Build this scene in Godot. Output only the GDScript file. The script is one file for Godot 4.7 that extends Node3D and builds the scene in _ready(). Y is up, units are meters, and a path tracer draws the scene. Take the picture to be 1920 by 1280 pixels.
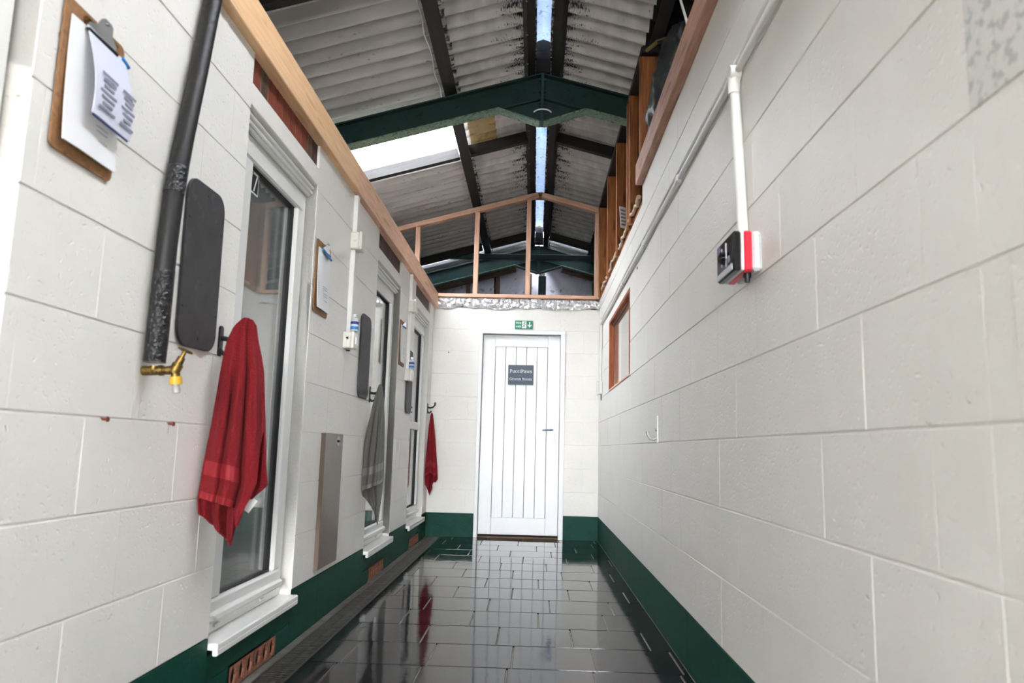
extends Node3D
# A kennel corridor: painted blockwork, glossy dark tiles, glazed kennel doors, an open sheeted roof.
# x to the right, y up, the corridor runs towards -z.

const XL := -1.035      # face of the left wall
const XR := 0.624       # face of the right wall
const ZE := -7.29       # face of the end wall
const CO := 0.225       # one course of blocks
const SL := 0.272       # fall of the roof per metre
const XA := 0.006       # ridge line
const YB := 3.50        # top of the steel rafters at the ridge
const YS := 3.615       # underside of the sheets at the ridge

var M := {}
var cache := {}
var rng := RandomNumberGenerator.new()
var names := {}

# ------------------------------------------------------------------ helpers
func numbered(called: String) -> String:
	var n: int = names.get(called, 0)
	names[called] = n + 1
	return called if n == 0 else "%s_%03d" % [called, n]

func tag(o: Node, label: String, category: String, group := "") -> Node:
	o.set_meta("label", label)
	o.set_meta("category", category)
	if group != "":
		o.set_meta("group", group)
	return o

func thing(called: String, at: Vector3, label: String, category: String, group := "") -> Node3D:
	var o := Node3D.new()
	o.name = numbered(called)
	add_child(o)
	o.position = at
	tag(o, label, category, group)
	return o

func structure(called: String, at := Vector3.ZERO) -> Node3D:
	var o := Node3D.new()
	o.name = called
	add_child(o)
	o.position = at
	o.set_meta("kind", "structure")
	return o

func put(called: String, mesh: Mesh, m: Material, parent: Node, xf := Transform3D()) -> MeshInstance3D:
	var o := MeshInstance3D.new()
	o.name = numbered(called) if parent == self else called
	o.mesh = mesh
	o.material_override = m
	o.cast_shadow = GeometryInstance3D.SHADOW_CASTING_SETTING_ON
	parent.add_child(o, true)
	o.global_transform = xf
	return o

func begin() -> SurfaceTool:
	var st := SurfaceTool.new()
	st.begin(Mesh.PRIMITIVE_TRIANGLES)
	return st

func done(st: SurfaceTool) -> ArrayMesh:
	return st.commit()

# a flat convex polygon whose outside points along `out`
func poly(st: SurfaceTool, p: Array, out: Vector3) -> void:
	var n: Vector3 = (p[0] - p[2]).cross(p[0] - p[1]).normalized()
	var q := p
	if n.dot(out) < 0.0:
		q = p.duplicate()
		q.reverse()
		n = (q[0] - q[2]).cross(q[0] - q[1]).normalized()
	for k in range(1, q.size() - 1):
		for v in [q[0], q[k], q[k + 1]]:
			st.set_normal(n)
			st.set_uv(Vector2(0, 0))
			st.add_vertex(v)

func add_box(st: SurfaceTool, size: Vector3, c: float, xf := Transform3D()) -> void:
	var h := size / 2.0
	c = minf(c, minf(h.x, minf(h.y, h.z)) * 0.8)
	if c <= 0.0:
		for a in 3:
			var b := (a + 1) % 3
			var d := (a + 2) % 3
			for s in [-1.0, 1.0]:
				var pts := []
				for k in [[-1, -1], [1, -1], [1, 1], [-1, 1]]:
					var v := Vector3.ZERO
					v[a] = s * h[a]; v[b] = k[0] * h[b]; v[d] = k[1] * h[d]
					pts.append(xf * v)
				var o := Vector3.ZERO
				o[a] = s
				poly(st, pts, xf.basis * o)
		return
	var i := h - Vector3(c, c, c)
	for a in 3:
		var b := (a + 1) % 3
		var d := (a + 2) % 3
		for s in [-1.0, 1.0]:
			var pts := []
			for k in [[-1, -1], [1, -1], [1, 1], [-1, 1]]:
				var v := Vector3.ZERO
				v[a] = s * h[a]; v[b] = k[0] * i[b]; v[d] = k[1] * i[d]
				pts.append(xf * v)
			var o := Vector3.ZERO
			o[a] = s
			poly(st, pts, xf.basis * o)
			for t in [-1.0, 1.0]:       # the edge between faces a and b
				var e := []
				for w in [-1.0, 1.0]:
					var v := Vector3.ZERO
					v[a] = s * h[a]; v[b] = t * i[b]; v[d] = w * i[d]
					e.append(xf * v)
				for w in [1.0, -1.0]:
					var v := Vector3.ZERO
					v[a] = s * i[a]; v[b] = t * h[b]; v[d] = w * i[d]
					e.append(xf * v)
				var oo := Vector3.ZERO
				oo[a] = s; oo[b] = t
				poly(st, e, xf.basis * oo)
	for sx in [-1.0, 1.0]:
		for sy in [-1.0, 1.0]:
			for sz in [-1.0, 1.0]:
				poly(st, [xf * Vector3(sx * h.x, sy * i.y, sz * i.z), xf * Vector3(sx * i.x, sy * h.y, sz * i.z), xf * Vector3(sx * i.x, sy * i.y, sz * h.z)], xf.basis * Vector3(sx, sy, sz))

# a box given by its lowest and highest corner
func add_span(st: SurfaceTool, lo: Vector3, hi: Vector3, c := 0.002) -> void:
	add_box(st, (hi - lo).abs(), c, Transform3D(Basis(), (lo + hi) / 2.0))

func box_mesh(size: Vector3, c: float) -> ArrayMesh:
	var key := "b%.4f_%.4f_%.4f_%.4f" % [size.x, size.y, size.z, c]
	if not cache.has(key):
		var st := begin()
		add_box(st, size, c)
		cache[key] = done(st)
	return cache[key]

func span(called: String, lo: Vector3, hi: Vector3, m: Material, parent: Node, c := 0.002) -> MeshInstance3D:
	return put(called, box_mesh((hi - lo).abs(), c), m, parent, Transform3D(Basis(), (lo + hi) / 2.0))

# a straight bar from a to b: h across `up`, w sideways; its own x axis runs along it
func along(a: Vector3, b: Vector3, up := Vector3.UP) -> Transform3D:
	var x := (b - a).normalized()
	if absf(x.dot(up)) > 0.99:
		up = Vector3.BACK
	var z := x.cross(up).normalized()
	return Transform3D(Basis(x, z.cross(x), z), (a + b) / 2.0)

func bar(called: String, a: Vector3, b: Vector3, h: float, w: float, m: Material, parent: Node, up := Vector3.UP, c := 0.003) -> MeshInstance3D:
	return put(called, box_mesh(Vector3(a.distance_to(b), h, w), c), m, parent, along(a, b, up))

func ring_pts(n: int) -> Array:
	var r := []
	for k in n:
		r.append(Vector2(cos(TAU * k / n), sin(TAU * k / n)))
	return r

func vert(st: SurfaceTool, p: Vector3, uv := Vector2.ZERO) -> void:
	st.set_uv(uv)
	st.add_vertex(p)

# a round bar through the points; radii one per point
func add_tube(st: SurfaceTool, pts: Array, radii: Array, n := 12, caps := true) -> void:
	var rows := []
	var side := Vector3.ZERO
	for k in pts.size():
		var d: Vector3 = (pts[mini(k + 1, pts.size() - 1)] - pts[maxi(k - 1, 0)]).normalized()
		if side == Vector3.ZERO:
			side = d.cross(Vector3.UP if absf(d.y) < 0.9 else Vector3.RIGHT).normalized()
		side = (side - d * side.dot(d)).normalized()
		var up := side.cross(d).normalized()
		var row := []
		var r: float = radii[mini(k, radii.size() - 1)]
		for q in ring_pts(n):
			row.append([pts[k] + (side * q.x + up * q.y) * r, (side * q.x + up * q.y)])
		rows.append(row)
	for k in rows.size() - 1:
		for j in n:
			var a: Array = rows[k][j]
			var b: Array = rows[k][(j + 1) % n]
			var c: Array = rows[k + 1][(j + 1) % n]
			var d: Array = rows[k + 1][j]
			for v in [a, b, c, a, c, d]:
				st.set_normal(v[1])
				vert(st, v[0])
	if caps:
		var first := []
		var last := []
		for j in n:
			first.append(rows[0][j][0])
			last.append(rows[-1][j][0])
		if radii[0] > 0.0005:
			poly(st, first, pts[0] - pts[1])
		if radii[mini(pts.size() - 1, radii.size() - 1)] > 0.0005:
			poly(st, last, pts[-1] - pts[-2])

func tube(called: String, pts: Array, radii: Array, m: Material, parent: Node, n := 12) -> MeshInstance3D:
	var st := begin()
	add_tube(st, pts, radii, n)
	return put(called, done(st), m, parent)

# a turned shape: profile of (radius, height) along the frame's y
func add_lathe(st: SurfaceTool, profile: Array, xf: Transform3D, n := 20) -> void:
	var turn := 0.0
	for k in profile.size() - 1:
		turn += (profile[k].x + profile[k + 1].x) * (profile[k + 1].y - profile[k].y)
	if turn < 0.0:
		profile = profile.duplicate()
		profile.reverse()
	for k in profile.size() - 1:
		var p: Vector2 = profile[k]
		var q: Vector2 = profile[k + 1]
		var slope := Vector2(q.y - p.y, p.x - q.x).normalized()
		for j in n:
			var a0 := TAU * j / n
			var a1 := TAU * (j + 1) / n
			for e in [[p, a0], [p, a1], [q, a1], [p, a0], [q, a1], [q, a0]]:
				var r: Vector2 = e[0]
				var t: float = e[1]
				st.set_normal((xf.basis * Vector3(cos(t) * slope.x, slope.y, sin(t) * slope.x)).normalized())
				vert(st, xf * Vector3(cos(t) * r.x, r.y, sin(t) * r.x))

# an outline in the frame's xy plane, thickened along its z from 0 to depth, front edge bevelled
func add_slab(st: SurfaceTool, outline: PackedVector2Array, depth: float, xf: Transform3D, bevel := 0.0) -> void:
	var front := outline
	if bevel > 0.0:
		var o := Geometry2D.offset_polygon(outline, -bevel)
		if o.size() > 0 and o[0].size() == outline.size():
			front = o[0]
		else:
			bevel = 0.0
	for face in [[outline, 0.0, -1.0], [front, depth, 1.0]]:
		var pts: PackedVector2Array = face[0]
		var ix := Geometry2D.triangulate_polygon(pts)
		for k in range(0, ix.size(), 3):
			var t := []
			for j in 3:
				t.append(xf * Vector3(pts[ix[k + j]].x, pts[ix[k + j]].y, face[1]))
			poly(st, t, xf.basis * Vector3(0, 0, face[2]))
	var n := outline.size()
	var mid := Vector2.ZERO
	for p in outline:
		mid += p / n
	for k in n:
		var a := outline[k]
		var b := outline[(k + 1) % n]
		var e := (b - a).orthogonal()
		if Geometry2D.is_point_in_polygon((a + b) / 2.0 + e.normalized() * 0.0004, outline):
			e = -e
		var out := xf.basis * Vector3(e.x, e.y, 0)
		poly(st, [xf * Vector3(a.x, a.y, 0), xf * Vector3(b.x, b.y, 0), xf * Vector3(b.x, b.y, depth - bevel), xf * Vector3(a.x, a.y, depth - bevel)], out)
		if bevel > 0.0:
			# offset_polygon may start at another corner: match the nearest ones
			var fa := front[0]
			var fb := front[0]
			for p in front:
				if p.distance_to(a) < fa.distance_to(a): fa = p
				if p.distance_to(b) < fb.distance_to(b): fb = p
			if fa != fb:
				poly(st, [xf * Vector3(a.x, a.y, depth - bevel), xf * Vector3(b.x, b.y, depth - bevel), xf * Vector3(fb.x, fb.y, depth), xf * Vector3(fa.x, fa.y, depth)], out + xf.basis.z * 0.3)

func rounded(w: float, h: float, r: float, n := 5) -> PackedVector2Array:
	var p := PackedVector2Array()
	for c in [[1, 1, 0.0], [-1, 1, 0.25], [-1, -1, 0.5], [1, -1, 0.75]]:
		for k in n + 1:
			var a: float = TAU * (c[2] + 0.25 * k / n)
			p.append(Vector2(c[0] * (w / 2 - r) + cos(a) * r, c[1] * (h / 2 - r) + sin(a) * r))
	return p

# a smooth grid of points (rows of equal length), as a sheet of the given thickness
func add_cloth(st: SurfaceTool, g: Array, thick: float) -> void:
	var nr := g.size()
	var nc: int = g[0].size()
	var nrm := []
	for i in nr:
		var row := []
		for j in nc:
			var du: Vector3 = g[i][mini(j + 1, nc - 1)] - g[i][maxi(j - 1, 0)]
			var dv: Vector3 = g[mini(i + 1, nr - 1)][j] - g[maxi(i - 1, 0)][j]
			var n := du.cross(dv)
			row.append(n.normalized() if n.length() > 1e-9 else Vector3.BACK)
		nrm.append(row)
	for s in [1.0, -1.0]:
		for i in nr - 1:
			for j in nc - 1:
				var q := [[i, j], [i, j + 1], [i + 1, j + 1], [i + 1, j]]
				var order := [0, 1, 2, 0, 2, 3] if s < 0 else [0, 2, 1, 0, 3, 2]
				for k in order:
					var a: int = q[k][0]
					var b: int = q[k][1]
					st.set_normal(nrm[a][b] * s)
					vert(st, g[a][b] + nrm[a][b] * s * thick / 2, Vector2(float(b) / (nc - 1), float(a) / (nr - 1)))
	var edge := []
	for j in nc: edge.append([0, j])
	for i in range(1, nr): edge.append([i, nc - 1])
	for j in range(nc - 2, -1, -1): edge.append([nr - 1, j])
	for i in range(nr - 2, 0, -1): edge.append([i, 0])
	for k in edge.size():
		var a: Array = edge[k]
		var b: Array = edge[(k + 1) % edge.size()]
		var pa: Vector3 = g[a[0]][a[1]]
		var pb: Vector3 = g[b[0]][b[1]]
		var na: Vector3 = nrm[a[0]][a[1]] * thick / 2
		var nb: Vector3 = nrm[b[0]][b[1]] * thick / 2
		if pa.distance_to(pb) > 1e-5:
			poly(st, [pa - na, pb - nb, pb + nb, pa + na], pa - g[nr / 2][nc / 2])

# ------------------------------------------------------------------ materials
func noise_image(size: int, freq: float, seed_: int, octaves := 4, kind := FastNoiseLite.TYPE_SIMPLEX_SMOOTH) -> Image:
	var n := FastNoiseLite.new()
	n.seed = seed_
	n.noise_type = kind
	n.frequency = freq
	n.fractal_octaves = octaves
	var im := n.get_seamless_image(size, size)
	im.convert(Image.FORMAT_RGB8)
	return im

func tex(im: Image) -> ImageTexture:
	im.generate_mipmaps()
	return ImageTexture.create_from_image(im)

# colour texture: two colours blended by noise, plus speckles where a second noise passes a threshold
func tone(size: int, freq: float, seed_: int, a: Color, b: Color, speck := Color.BLACK, threshold := 2.0, speck_freq := 0.08, strength := 1.0) -> ImageTexture:
	var n1 := noise_image(size, freq, seed_)
	var n2 := noise_image(size, speck_freq, seed_ + 7, 3)
	var im := Image.create(size, size, false, Image.FORMAT_RGB8)
	for y in size:
		for x in size:
			var c := a.lerp(b, n1.get_pixel(x, y).r)
			var v := n2.get_pixel(x, y).r
			if v > threshold:
				c = c.lerp(speck, clampf((v - threshold) * 9.0, 0, 1) * strength)
			im.set_pixel(x, y, c)
	return tex(im)

# smooth paint with small scattered pits and faint roller texture
func pitted(size: int, seed_: int) -> ImageTexture:
	var a := noise_image(size, 0.11, seed_, 2)
	var b := noise_image(size, 0.25, seed_ + 2, 2)
	var im := Image.create(size, size, false, Image.FORMAT_RGB8)
	for y in size:
		for x in size:
			var v := 0.75 + 0.10 * b.get_pixel(x, y).r + 0.06 * a.get_pixel(x, y).r - clampf((a.get_pixel(x, y).r - 0.72) * 5.0, 0, 0.7)
			im.set_pixel(x, y, Color(v, v, v))
	return tex(im)

func mat(c: Color, rough: float, metal := 0.0) -> StandardMaterial3D:
	var m := StandardMaterial3D.new()
	m.albedo_color = c
	m.roughness = rough
	m.metallic = metal
	return m

func tri_mat(t: Texture2D, rough: float, scale: Vector3, world := true) -> StandardMaterial3D:
	var m := mat(Color.WHITE, rough)
	m.albedo_texture = t
	m.uv1_triplanar = true
	m.uv1_world_triplanar = world
	m.uv1_scale = scale
	return m

func relief(m: StandardMaterial3D, t: Texture2D, cm: float) -> StandardMaterial3D:
	m.heightmap_enabled = true
	m.heightmap_texture = t
	m.heightmap_scale = cm
	return m

func materials() -> void:
	var grain := tex(noise_image(512, 0.02, 3, 5))
	var pits := pitted(512, 5)
	M.pits = pits
	M.paint = relief(tri_mat(tone(512, 0.006, 11, Color(0.90, 0.889, 0.864), Color(0.916, 0.906, 0.885), Color(0.66, 0.645, 0.61), 0.86, 0.09, 0.3), 0.5, Vector3.ONE * 0.9), pits, 0.2)
	M.mildew = relief(tri_mat(tone(512, 0.008, 21, Color(0.87, 0.865, 0.845), Color(0.85, 0.845, 0.825), Color(0.70, 0.705, 0.70), 0.58, 0.085, 0.8), 0.6, Vector3.ONE * 0.9), pits, 0.2)
	M.mortar = relief(tri_mat(M.paint.albedo_texture, 0.6, Vector3.ONE * 1.7), pits, 0.15)
	M.green = relief(tri_mat(tone(512, 0.012, 31, Color(0.0, 0.225, 0.175), Color(0.015, 0.26, 0.205), Color(0.10, 0.35, 0.29), 0.74, 0.06, 0.6), 0.6, Vector3.ONE * 1.2), pits, 0.12)
	M.green.metallic_specular = 0.35
	M.steel_green = relief(tri_mat(tone(256, 0.02, 33, Color(0.04, 0.185, 0.175), Color(0.07, 0.235, 0.22), Color(0.05, 0.12, 0.12), 0.72, 0.05), 0.45, Vector3.ONE), grain, 0.05)
	M.steel_bounce_lit = tri_mat(tone(256, 0.03, 35, Color(0.40, 0.52, 0.45), Color(0.52, 0.62, 0.54), Color(0.20, 0.30, 0.26), 0.62, 0.09), 0.7, Vector3.ONE * 1.5)  # bounce light from below put into a paler green, with dusty specks
	# floor: three tones of the same dark ceramic
	for k in 3:
		var m := tri_mat(tone(256, 0.01, 41 + k, Color(0.065, 0.06, 0.068) * (0.85 + 0.15 * k), Color(0.09, 0.084, 0.094) * (0.85 + 0.15 * k), Color(0.2, 0.19, 0.19), 0.78, 0.05), 0.11, Vector3.ONE * 0.8)
		m.roughness_texture = tone(256, 0.012, 51 + k, Color(0.5, 0.5, 0.5), Color(1, 1, 1))
		m.roughness = 0.10
		m.metallic_specular = 0.42
		relief(m, grain, 0.02)
		M["tile%d" % k] = m
	M.grout = tri_mat(tone(256, 0.05, 55, Color(0.52, 0.49, 0.44), Color(0.66, 0.63, 0.57)), 0.8, Vector3.ONE)
	M.concrete = relief(tri_mat(tone(256, 0.03, 57, Color(0.30, 0.29, 0.27), Color(0.46, 0.44, 0.41)), 0.7, Vector3.ONE), grain, 0.2)
	M.grate = tri_mat(tone(256, 0.05, 58, Color(0.15, 0.14, 0.13), Color(0.36, 0.35, 0.325)), 0.38, Vector3.ONE * 4)
	M.grate.metallic = 0.6
	M.black_pit = mat(Color(0.03, 0.03, 0.03), 0.6)
	# roof sheets
	M.sheet_low = sheet_material(61, 0)
	M.sheet_high = sheet_material(62, 1)
	M.sheet_black = tri_mat(tone(256, 0.02, 63, Color(0.055, 0.055, 0.06), Color(0.10, 0.10, 0.10)), 0.9, Vector3.ONE)  # on the right slope this black puts the enclosed shade into the colour
	M.rooflight = mat(Color(0.95, 0.96, 0.97, 0.32), 0.2)
	M.rooflight.transparency = BaseMaterial3D.TRANSPARENCY_ALPHA
	M.yellow_sheet = relief(tri_mat(tone(256, 0.02, 64, Color(0.72, 0.62, 0.42), Color(0.80, 0.73, 0.56), Color(0.5, 0.38, 0.2), 0.66, 0.04), 0.6, Vector3(1, 1, 1)), grain, 0.1)
	M.yellow_sheet.backlight_enabled = true
	M.yellow_sheet.backlight = Color(0.25, 0.22, 0.16)
	M.milky = mat(Color(0.86, 0.86, 0.90, 0.72), 0.25)
	M.milky.transparency = BaseMaterial3D.TRANSPARENCY_ALPHA
	M.cap = tri_mat(tone(256, 0.02, 65, Color(0.58, 0.68, 0.84), Color(0.68, 0.76, 0.90), Color(0.36, 0.42, 0.5), 0.72, 0.06), 0.6, Vector3.ONE)
	# timbers (grain along the bar's own x)
	M.pine = wood(71, Color(0.94, 0.79, 0.62), Color(0.91, 0.73, 0.55), Color(0.82, 0.60, 0.42))
	M.pink_pine = wood(72, Color(0.93, 0.77, 0.66), Color(0.88, 0.69, 0.57), Color(0.70, 0.46, 0.36))
	M.orange = wood(73, Color(0.68, 0.42, 0.22), Color(0.55, 0.31, 0.14), Color(0.22, 0.12, 0.06))
	M.plate_pink = wood(74, Color(0.74, 0.58, 0.50), Color(0.66, 0.48, 0.40), Color(0.4, 0.25, 0.2))
	M.dark_timber = wood(75, Color(0.13, 0.115, 0.105), Color(0.075, 0.068, 0.064), Color(0.04, 0.035, 0.03))
	M.brown_timber = wood(76, Color(0.42, 0.33, 0.23), Color(0.30, 0.22, 0.15), Color(0.12, 0.09, 0.06))
	M.mahogany = wood(77, Color(0.52, 0.25, 0.17), Color(0.44, 0.19, 0.13), Color(0.2, 0.09, 0.06))
	M.mahogany_grey = wood(78, Color(0.40, 0.31, 0.25), Color(0.33, 0.24, 0.18), Color(0.15, 0.1, 0.08))
	M.mahogany_dark = wood(79, Color(0.30, 0.18, 0.15), Color(0.22, 0.13, 0.11), Color(0.1, 0.06, 0.05))
	M.jamb = wood(80, Color(0.66, 0.35, 0.15), Color(0.56, 0.27, 0.10), Color(0.25, 0.11, 0.04))
	# plastics, glass, metal
	M.upvc = mat(Color(0.90, 0.90, 0.885), 0.25)
	M.white_gloss = mat(Color(0.90, 0.905, 0.91), 0.3)
	M.trunking = mat(Color(0.90, 0.895, 0.875), 0.4)
	M.trunk_grey = mat(Color(0.87, 0.865, 0.85), 0.45)
	M.jbox = mat(Color(0.86, 0.85, 0.81), 0.4)
	M.gasket = mat(Color(0.05, 0.05, 0.055), 0.6)
	M.glass = mat(Color(0.93, 0.96, 0.95, 0.06), 0.02)
	M.glass.transparency = BaseMaterial3D.TRANSPARENCY_ALPHA
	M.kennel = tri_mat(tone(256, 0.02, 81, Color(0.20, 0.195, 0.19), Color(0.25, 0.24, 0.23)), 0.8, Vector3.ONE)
	M.slate = tri_mat(tone(256, 0.02, 83, Color(0.20, 0.195, 0.205), Color(0.25, 0.245, 0.255), Color(0.36, 0.36, 0.37), 0.74, 0.03, 0.4), 0.6, Vector3(2, 2, 2))
	M.foam_black = relief(tri_mat(tone(256, 0.03, 85, Color(0.055, 0.05, 0.05), Color(0.085, 0.08, 0.078), Color(0.18, 0.17, 0.14), 0.72, 0.04, 0.6), 0.5, Vector3.ONE * 3), grain, 0.15)
	M.tape_black = relief(mat(Color(0.07, 0.075, 0.085), 0.16), grain, 0.6)
	M.tape_black.uv1_triplanar = true
	M.tape_black.uv1_world_triplanar = true
	M.tape_black.uv1_scale = Vector3.ONE * 6
	M.brass = tri_mat(tone(128, 0.05, 87, Color(0.42, 0.34, 0.18), Color(0.58, 0.47, 0.24), Color(0.22, 0.19, 0.13), 0.62, 0.08), 0.42, Vector3.ONE * 8)
	M.brass.metallic = 0.85
	M.yellow_plastic = mat(Color(0.80, 0.62, 0.16), 0.45)
	M.grey_plastic = mat(Color(0.62, 0.61, 0.58), 0.4)
	M.black_iron = mat(Color(0.055, 0.055, 0.055), 0.4)
	M.chrome = mat(Color(0.80, 0.81, 0.83), 0.18, 1.0)
	M.steel_dull = mat(Color(0.42, 0.45, 0.50), 0.25, 1.0)
	M.zinc = mat(Color(0.62, 0.62, 0.62), 0.35, 0.9)
	M.rust = mat(Color(0.40, 0.17, 0.11), 0.8)
	M.masonite = wood(91, Color(0.60, 0.44, 0.29), Color(0.54, 0.38, 0.24), Color(0.4, 0.27, 0.16))
	M.paper = mat(Color(0.91, 0.91, 0.915), 0.75)
	M.card = mat(Color(0.83, 0.84, 0.90), 0.6)
	M.ink = mat(Color(0.50, 0.51, 0.58), 0.8)
	M.ink_faint = mat(Color(0.76, 0.77, 0.80), 0.8)
	M.blue = mat(Color(0.16, 0.47, 0.72), 0.5)
	M.navy = mat(Color(0.16, 0.17, 0.42), 0.5)
	M.brown_plate = tri_mat(tone(256, 0.01, 93, Color(0.37, 0.315, 0.265), Color(0.41, 0.35, 0.295), Color(0.26, 0.21, 0.17), 0.8, 0.06), 0.32, Vector3.ONE)
	M.terracotta = relief(tri_mat(tone(256, 0.03, 95, Color(0.50, 0.30, 0.22), Color(0.58, 0.38, 0.29), Color(0.34, 0.20, 0.15), 0.66, 0.08), 0.8, Vector3.ONE * 3), grain, 0.15)
	M.foil = mat(Color(0.93, 0.93, 0.935), 0.3, 0.7)
	M.foam = relief(tri_mat(tone(128, 0.05, 97, Color(0.72, 0.60, 0.48), Color(0.86, 0.80, 0.72)), 0.85, Vector3.ONE * 4), grain, 0.4)
	M.membrane = tri_mat(tone(256, 0.02, 98, Color(0.78, 0.78, 0.84), Color(0.86, 0.86, 0.90), Color(0.45, 0.44, 0.48), 0.74, 0.03, 0.6), 0.6, Vector3.ONE)
	M.sign_grey = mat(Color(0.27, 0.32, 0.375), 0.5)
	M.sign_letter = mat(Color(0.90, 0.90, 0.90), 0.5)
	M.exit_green = mat(Color(0.10, 0.52, 0.38), 0.45)
	M.red_paint = mat(Color(0.83, 0.10, 0.21), 0.3)
	M.black_gloss = mat(Color(0.05, 0.05, 0.06), 0.12)
	M.light_grey = mat(Color(0.80, 0.82, 0.83), 0.35)
	M.bag = relief(tri_mat(tone(256, 0.02, 99, Color(0.14, 0.15, 0.15), Color(0.22, 0.235, 0.235)), 0.42, Vector3.ONE * 2), grain, 0.3)
	M.strap = mat(Color(0.52, 0.46, 0.28), 0.8)
	M.cable = mat(Color(0.84, 0.84, 0.82), 0.4)
	M.tag_white = mat(Color(0.90, 0.89, 0.87), 0.7)
	M.clear = mat(Color(0.93, 0.96, 0.98, 0.25), 0.05)
	M.clear.transparency = BaseMaterial3D.TRANSPARENCY_ALPHA
	M.gel_label = mat(Color(0.72, 0.84, 0.92), 0.4)
	for t in [["towel_red", Color(0.38, 0.0, 0.035), Color(0.52, 0.008, 0.065)], ["towel_red_far", Color(0.46, 0.01, 0.08), Color(0.56, 0.02, 0.11)], ["towel_grey", Color(0.34, 0.335, 0.315), Color(0.44, 0.43, 0.41)]]:
		var m := relief(tri_mat(tone(256, 0.09, 101, t[1], t[2]), 0.95, Vector3.ONE * 7), tex(noise_image(256, 0.12, 6, 2)), 0.35)
		M[t[0]] = m
		var b := mat((t[1] as Color).lerp(t[2], 0.9).lightened(0.05), 0.7)
		M[t[0] + "_band"] = b

func wood(seed_: int, a: Color, b: Color, dark: Color) -> StandardMaterial3D:
	var n := noise_image(256, 0.025, seed_, 4)
	var k := noise_image(256, 0.012, seed_ + 3, 2)
	var im := Image.create(256, 256, false, Image.FORMAT_RGB8)
	for y in 256:
		for x in 256:
			var v := n.get_pixel(x, y).r
			var c := a.lerp(b, clampf(v * 1.6 - 0.3, 0, 1))
			var w := k.get_pixel(x, y).r
			if w > 0.78:
				c = c.lerp(dark, clampf((w - 0.78) * 5.0, 0, 0.5))
			im.set_pixel(x, y, c)
	var m := tri_mat(tex(im), 0.62, Vector3(0.55, 7, 7), false)
	return m

# fibre cement sheet: pale grey, with black mould in ragged fine specks and streaks (more along the ridge and the laps: dirty = 1)
func sheet_material(seed_: int, dirty: int) -> StandardMaterial3D:
	var n := noise_image(512, 0.008, seed_, 4)
	var s := noise_image(512, 0.09, seed_ + 5, 3)
	var l := noise_image(512, 0.016, seed_ + 9, 4)
	var im := Image.create(512, 512, false, Image.FORMAT_RGB8)
	for y in 512:
		var t := y / 511.0       # 0 at the upper edge of a sheet, 1 at the lower
		var reach := 0.84
		if dirty == 1:
			reach = minf(lerpf(0.36, 0.76, clampf(t / 0.55, 0, 1)), lerpf(0.46, 0.84, clampf((1.0 - t) / 0.14, 0, 1)))
		else:
			reach = minf(lerpf(0.40, 0.84, clampf(t / 0.10, 0, 1)), 0.74 if t < 0.4 else 0.84)
		for x in 512:
			var c := Color(0.78, 0.775, 0.765).lerp(Color(0.90, 0.895, 0.885), n.get_pixel(x, y).r)
			var v := s.get_pixel(x, y).r * 0.55 + l.get_pixel((x * 3) % 512, y / 3).r * 0.45
			if v > reach:
				c = c.lerp(Color(0.10, 0.10, 0.105), clampf((v - reach) * 4.0, 0, 0.9))
			im.set_pixel(x, y, c)
	var m := mat(Color.WHITE, 0.85)
	m.albedo_texture = tex(im)
	return m

# ------------------------------------------------------------------ the setting
# blocks of a wall that runs along `axis` (0: x, 2: z); `face` is the plane of its face, `inward` points into the corridor
func block_course(parent: Node, axis: int, face: float, inward: float, y0: float, y1: float, from: float, to: float, joint: float, m, gaps: Array, breaks := []) -> void:
	var cuts := [from, to]
	var k := ceilf((from - joint) / 0.45)
	while joint + k * 0.45 < to:
		cuts.append(joint + k * 0.45)
		k += 1
	for b in breaks:
		cuts.append(b)
	for g in gaps:
		cuts.append(g[0])
		cuts.append(g[1])
	cuts.sort()
	for i in cuts.size() - 1:
		var a: float = cuts[i]
		var b: float = cuts[i + 1]
		if b - a < 0.02 or a < from - 0.001 or b > to + 0.001:
			continue
		var mid := (a + b) / 2.0
		var open := false
		for g in gaps:
			if mid > g[0] and mid < g[1]:
				open = true
		if open:
			continue
		var w := snappedf(b - a - 0.0004, 0.0005)
		var size := Vector3(w, y1 - y0 - 0.005, 0.1) if axis == 0 else Vector3(0.1, y1 - y0 - 0.005, w)
		var at := Vector3.ZERO
		var proud := rng.randf_range(-0.0006, 0.0006)
		at[axis] = mid
		at.y = (y0 + y1) / 2.0
		at[2 - axis] = face - inward * (0.05 + proud)
		var mm: Material = m.call(at) if m is Callable else m
		put("block", box_mesh(size, 0.0011), mm, parent, Transform3D(Basis(), at))

const WIN := [[-1.38, -0.55], [-3.285, -2.46], [-5.465, -4.64], [-7.02, -6.16]]

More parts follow.
